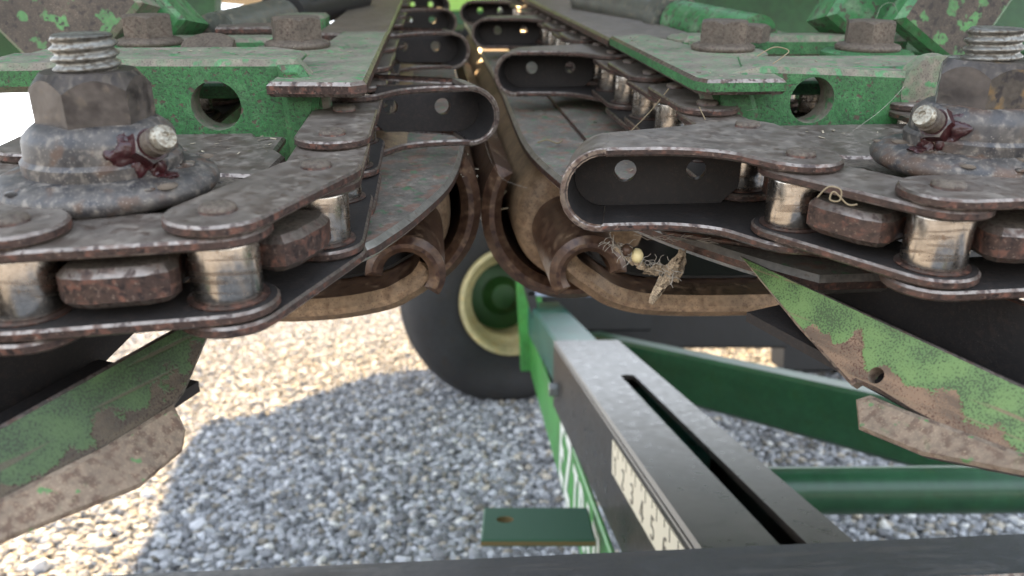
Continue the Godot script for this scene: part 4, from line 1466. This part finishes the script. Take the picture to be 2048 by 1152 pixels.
func _ready() -> void:
	# ---------------- camera, sky, sun, exposure
	var pitch := atan((576.0 - 409.0) / 1646.0)
	var cam := Camera3D.new()
	cam.name = "camera"
	add_child(cam)
	cam.transform = Transform3D(Basis(Vector3(1, 0, 0), -pitch), Vector3(0, 0.51, 0))
	var ca := CameraAttributesPhysical.new()
	ca.frustum_focal_length = 12.0 / (576.0 / 1646.0)
	ca.frustum_near = 0.02
	ca.frustum_far = 80.0
	ca.frustum_focus_distance = 0.262
	ca.exposure_aperture = 22.0
	cam.attributes = ca
	cam.fov = rad_to_deg(2.0 * atan(576.0 / 1646.0))
	cam.near = 0.02
	cam.far = 80.0
	cam.current = true
	var env := Environment.new()
	env.background_mode = Environment.BG_SKY
	var sky := Sky.new()
	var sm := ProceduralSkyMaterial.new()
	sm.sky_top_color = Color(0.68, 0.73, 0.80)
	sm.sky_horizon_color = Color(0.93, 0.93, 0.92)
	sm.sky_curve = 0.2
	sm.ground_bottom_color = Color(0.42, 0.41, 0.38)
	sm.ground_horizon_color = Color(0.6, 0.6, 0.58)
	sm.sky_energy_multiplier = 1.0
	sky.sky_material = sm
	env.sky = sky
	env.tonemap_mode = Environment.TONE_MAPPER_LINEAR
	env.tonemap_exposure = 5.7
	env.sdfgi_enabled = true
	env.ssao_enabled = true
	env.ssil_enabled = true
	var we := WorldEnvironment.new()
	we.name = "world_environment"
	we.environment = env
	add_child(we)
	var sun := DirectionalLight3D.new()
	sun.name = "sun"
	sun.light_color = Color(1.0, 0.85, 0.63)
	sun.light_energy = 1.6
	sun.light_angular_distance = 0.5
	sun.shadow_enabled = true
	add_child(sun)
	sun.look_at_from_position(Vector3.ZERO, -Vector3(-0.42, 0.72, -0.55), Vector3.UP)

	# frame of the row unit, measured from the photograph's vanishing point
	var v := Vector3(849.0 - 1024.0, 576.0 + 100.0, -1646.0).normalized()
	var u := Vector3(-v.z, 0, v.x).normalized()
	var n := u.cross(v)
	if n.y < 0.0:
		n = -n
	var ro := 0.035
	var u2 := u * cos(ro) + n * sin(ro)
	var n2 := n * cos(ro) - u * sin(ro)
	row = cam.transform * Transform3D(Basis(u2, n2, -v), Vector3.ZERO)

	rng.seed = 11
	materials()
	M.lip = skin("scraped lip", 110, [rgb8(116, 101, 86), 0.7, 0.1], [[noise(5, 0.06, 5), 0.5, 0.2, rgb8(88, 70, 58), 0.8, 0.0, -0.1], [noise(8, 0.4, 2), 0.68, 0.1, rgb8(140, 126, 106), 0.8, 0.0, 0.1], [noise(2, 0.035, 4), 0.78, 0.03, rgb8(66, 110, 60), 0.6, 0.0, 0.2]], 0.012, 0.3)
	M.roll_bounce = skin("tan rusted core", 160, [rgb8(128, 106, 82), 0.55, 0.1], [[noise(5, 0.06, 5), 0.5, 0.4, rgb8(100, 78, 58), 0.5, 0.15, 0.0], [noise(8, 0.4, 2), 0.7, 0.12, rgb8(70, 50, 38), 0.6, 0.1, -0.1]], 0.008, 0.3)  # lighter roll colour standing in for warm bounce on core and trough lip
	M.pitch = plain("black trough shade", rgb8(20, 19, 19), 0.55)  # near-black, puts the shade inside the trough into colour
	M.deck = skin("worn deck steel", 150, [rgb8(104, 98, 90), 0.75, 0.15], [[noise(1, 0.02, 4), 0.52, 0.15, rgb8(116, 92, 80), 0.8, 0.05, 0.0], [noise(2, 0.035, 4), 0.66, 0.12, rgb8(74, 102, 74), 0.65, 0.0, 0.05], [noise(5, 0.06, 5), 0.56, 0.25, rgb8(122, 114, 104), 0.9, 0.05, 0.1], [noise(8, 0.4, 2), 0.74, 0.1, rgb8(70, 60, 54), 0.8, 0.0, -0.1]], 0.006, 0.25)
	M.bounce_panel = plain("warm bounce sheet", rgb8(166, 152, 126), 0.7)  # tan chosen so the added slab reflects warmly in the ruler tube
	M.tab_green = plain("dull green tab", rgb8(44, 88, 66), 0.7)
	M.black_edge = plain("rubbed black edge", rgb8(96, 88, 76), 0.4, 0.3)
	M.bracket_edge = plain("rusty bracket edge", rgb8(104, 88, 52), 0.7)
	M.zincplate = plain("pale blue plate", rgb8(150, 160, 180), 0.35, 0.3)
	M.lime = plain("lime sheet", rgb8(150, 205, 60), 0.6)
	M.lime.backlight_enabled = true
	M.lime.backlight = Color(0.8, 0.8, 0.8)
	M.gravel_bed = skin("gravel bed", 300, [rgb8(104, 106, 110), 0.95, 0.0], [[noise(6, 0.10, 2, FastNoiseLite.TYPE_CELLULAR), 0.5, 0.3, rgb8(70, 72, 78), 0.95, 0.0, -0.3], [noise(3, 0.12, 3), 0.6, 0.2, rgb8(150, 148, 142), 0.95, 0.0, 0.3]], 0.5, 0.4)
	M.chaff = plain("chaff", Color.WHITE, 0.9)
	M.chaff.vertex_color_use_as_albedo = true
	M.stone = plain("limestone", Color.WHITE, 0.85)
	M.stone.vertex_color_use_as_albedo = true
	M.face_left = plate_skin("worn left plate", 40, Color(0.60, 0.60, 0.55), func(x, y): return 2.6 * (y - 0.24) + 0.25 * exp(-pow((x - 0.1) / 0.04, 2.0)))  # real wear, plus a dark tint painting in this plate's shade
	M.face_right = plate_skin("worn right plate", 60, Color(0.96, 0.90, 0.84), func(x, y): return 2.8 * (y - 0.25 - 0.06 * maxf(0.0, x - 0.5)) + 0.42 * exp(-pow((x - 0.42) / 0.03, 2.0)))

	# ---------------- large structure
	ground()
	wheel()
	trailer()
	back_of_header()
	hoods()
	gearbox()
	ruler_post()
	var mb := MB.new()
	box(mb, Transform3D(Basis(Vector3(0, 0, 1), deg_to_rad(2.7)), Vector3.ZERO), Vector3(1.6, 0.09, 0.05), 0.003, [M.bar, M.bar_edge, M.bar, M.bar])
	single("front_bar", mb, "dark steel bar with a chipped pale top edge crossing in front of the ruler tube", "bar", Transform3D(Basis(), Vector3(0.0, 0.278, -0.40)))

	# ---------------- row unit
	var hl := Vector2(-71, 210)
	var hr := Vector2(144, 219)
	link_meshes()
	frame_left()
	frame_right()
	shafts()
	deck([-60, 222, -25, 250, -14, 268, -3, 296, 8, 334, 15, 388, 20, 470, 22, 620, 22, 800, 22, 1150], -60, -26, 1, "deck plate in front of the smaller gap paddle, greenish worn steel with a curved nose")
	deck([112, 214, 95, 235, 77, 264, 62, 298, 53, 332, 46, 395, 47, 490, 49, 580, 49, 800, 49, 1150], 140, 76, -1, "reddish worn deck plate with a lengthwise groove and a shiny curved nose")
	carrier([-82, 244, -48, 236, -46, 262, -50, 270, -50, 290, -60, 291, -62, 297, -100, 297, -110, 270], "dusty steel plate with a round notch between the dark hub and the green wall")
	carrier([132, 246, 118, 256, 121, 297, 190, 297, 190, 250, 160, 244], "dusty steel plate under the hub whose nut has a bright face")
	chain("left", hl, -0.114, 1, 5, 1, "gathering chain round the sprocket with the dark nut, first paddle far from its bend")
	chain("right", hr, 0.032, -1, 2, 0, "gathering chain whose large paddle hangs leaf scraps, round the sprocket with the bright nut")
	idler(Vector2(-79.5, 207), hl, -0.114, 1, deg_to_rad(-38), 0.66, {}, "idler sprocket under the dark grimy nut with red grease on its collar")
	idler(Vector2(151, 215), hr, 0.032, -1, deg_to_rad(205), 0.0, {3: M.bare, 1: M.ochre}, "idler sprocket under the nut with a bright worn face")
	roll(Vector2(-24, -118), 1, "brown stalk roll whose trough points away from the leaf clump", [-2, -122, -6, -128, -12, -132, -20, -136, -36, -139, -53, -140, -70, -139, -110, -130, -150, -122], Vector2(-12, -123))
	roll(Vector2(72, -122), -1, "brown stalk roll under the paddle with the leaf clump", [54, -120, 58, -125, 65, -130.5, 78, -139, 100, -143.5, 150, -145, 200, -144], Vector2(64, -125))
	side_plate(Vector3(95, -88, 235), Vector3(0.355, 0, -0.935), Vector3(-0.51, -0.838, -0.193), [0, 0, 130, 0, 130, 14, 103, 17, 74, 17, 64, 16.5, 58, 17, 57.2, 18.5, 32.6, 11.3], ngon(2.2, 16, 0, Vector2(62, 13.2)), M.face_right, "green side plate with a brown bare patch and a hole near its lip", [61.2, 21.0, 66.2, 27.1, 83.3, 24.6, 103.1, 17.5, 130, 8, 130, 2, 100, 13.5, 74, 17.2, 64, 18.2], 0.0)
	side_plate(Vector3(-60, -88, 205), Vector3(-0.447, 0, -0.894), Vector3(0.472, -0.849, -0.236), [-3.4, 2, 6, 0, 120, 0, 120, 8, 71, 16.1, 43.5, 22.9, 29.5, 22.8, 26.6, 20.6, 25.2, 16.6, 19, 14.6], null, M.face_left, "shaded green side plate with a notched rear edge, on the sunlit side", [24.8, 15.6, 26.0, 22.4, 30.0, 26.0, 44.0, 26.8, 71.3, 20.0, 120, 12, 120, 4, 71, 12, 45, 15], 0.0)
	debris()
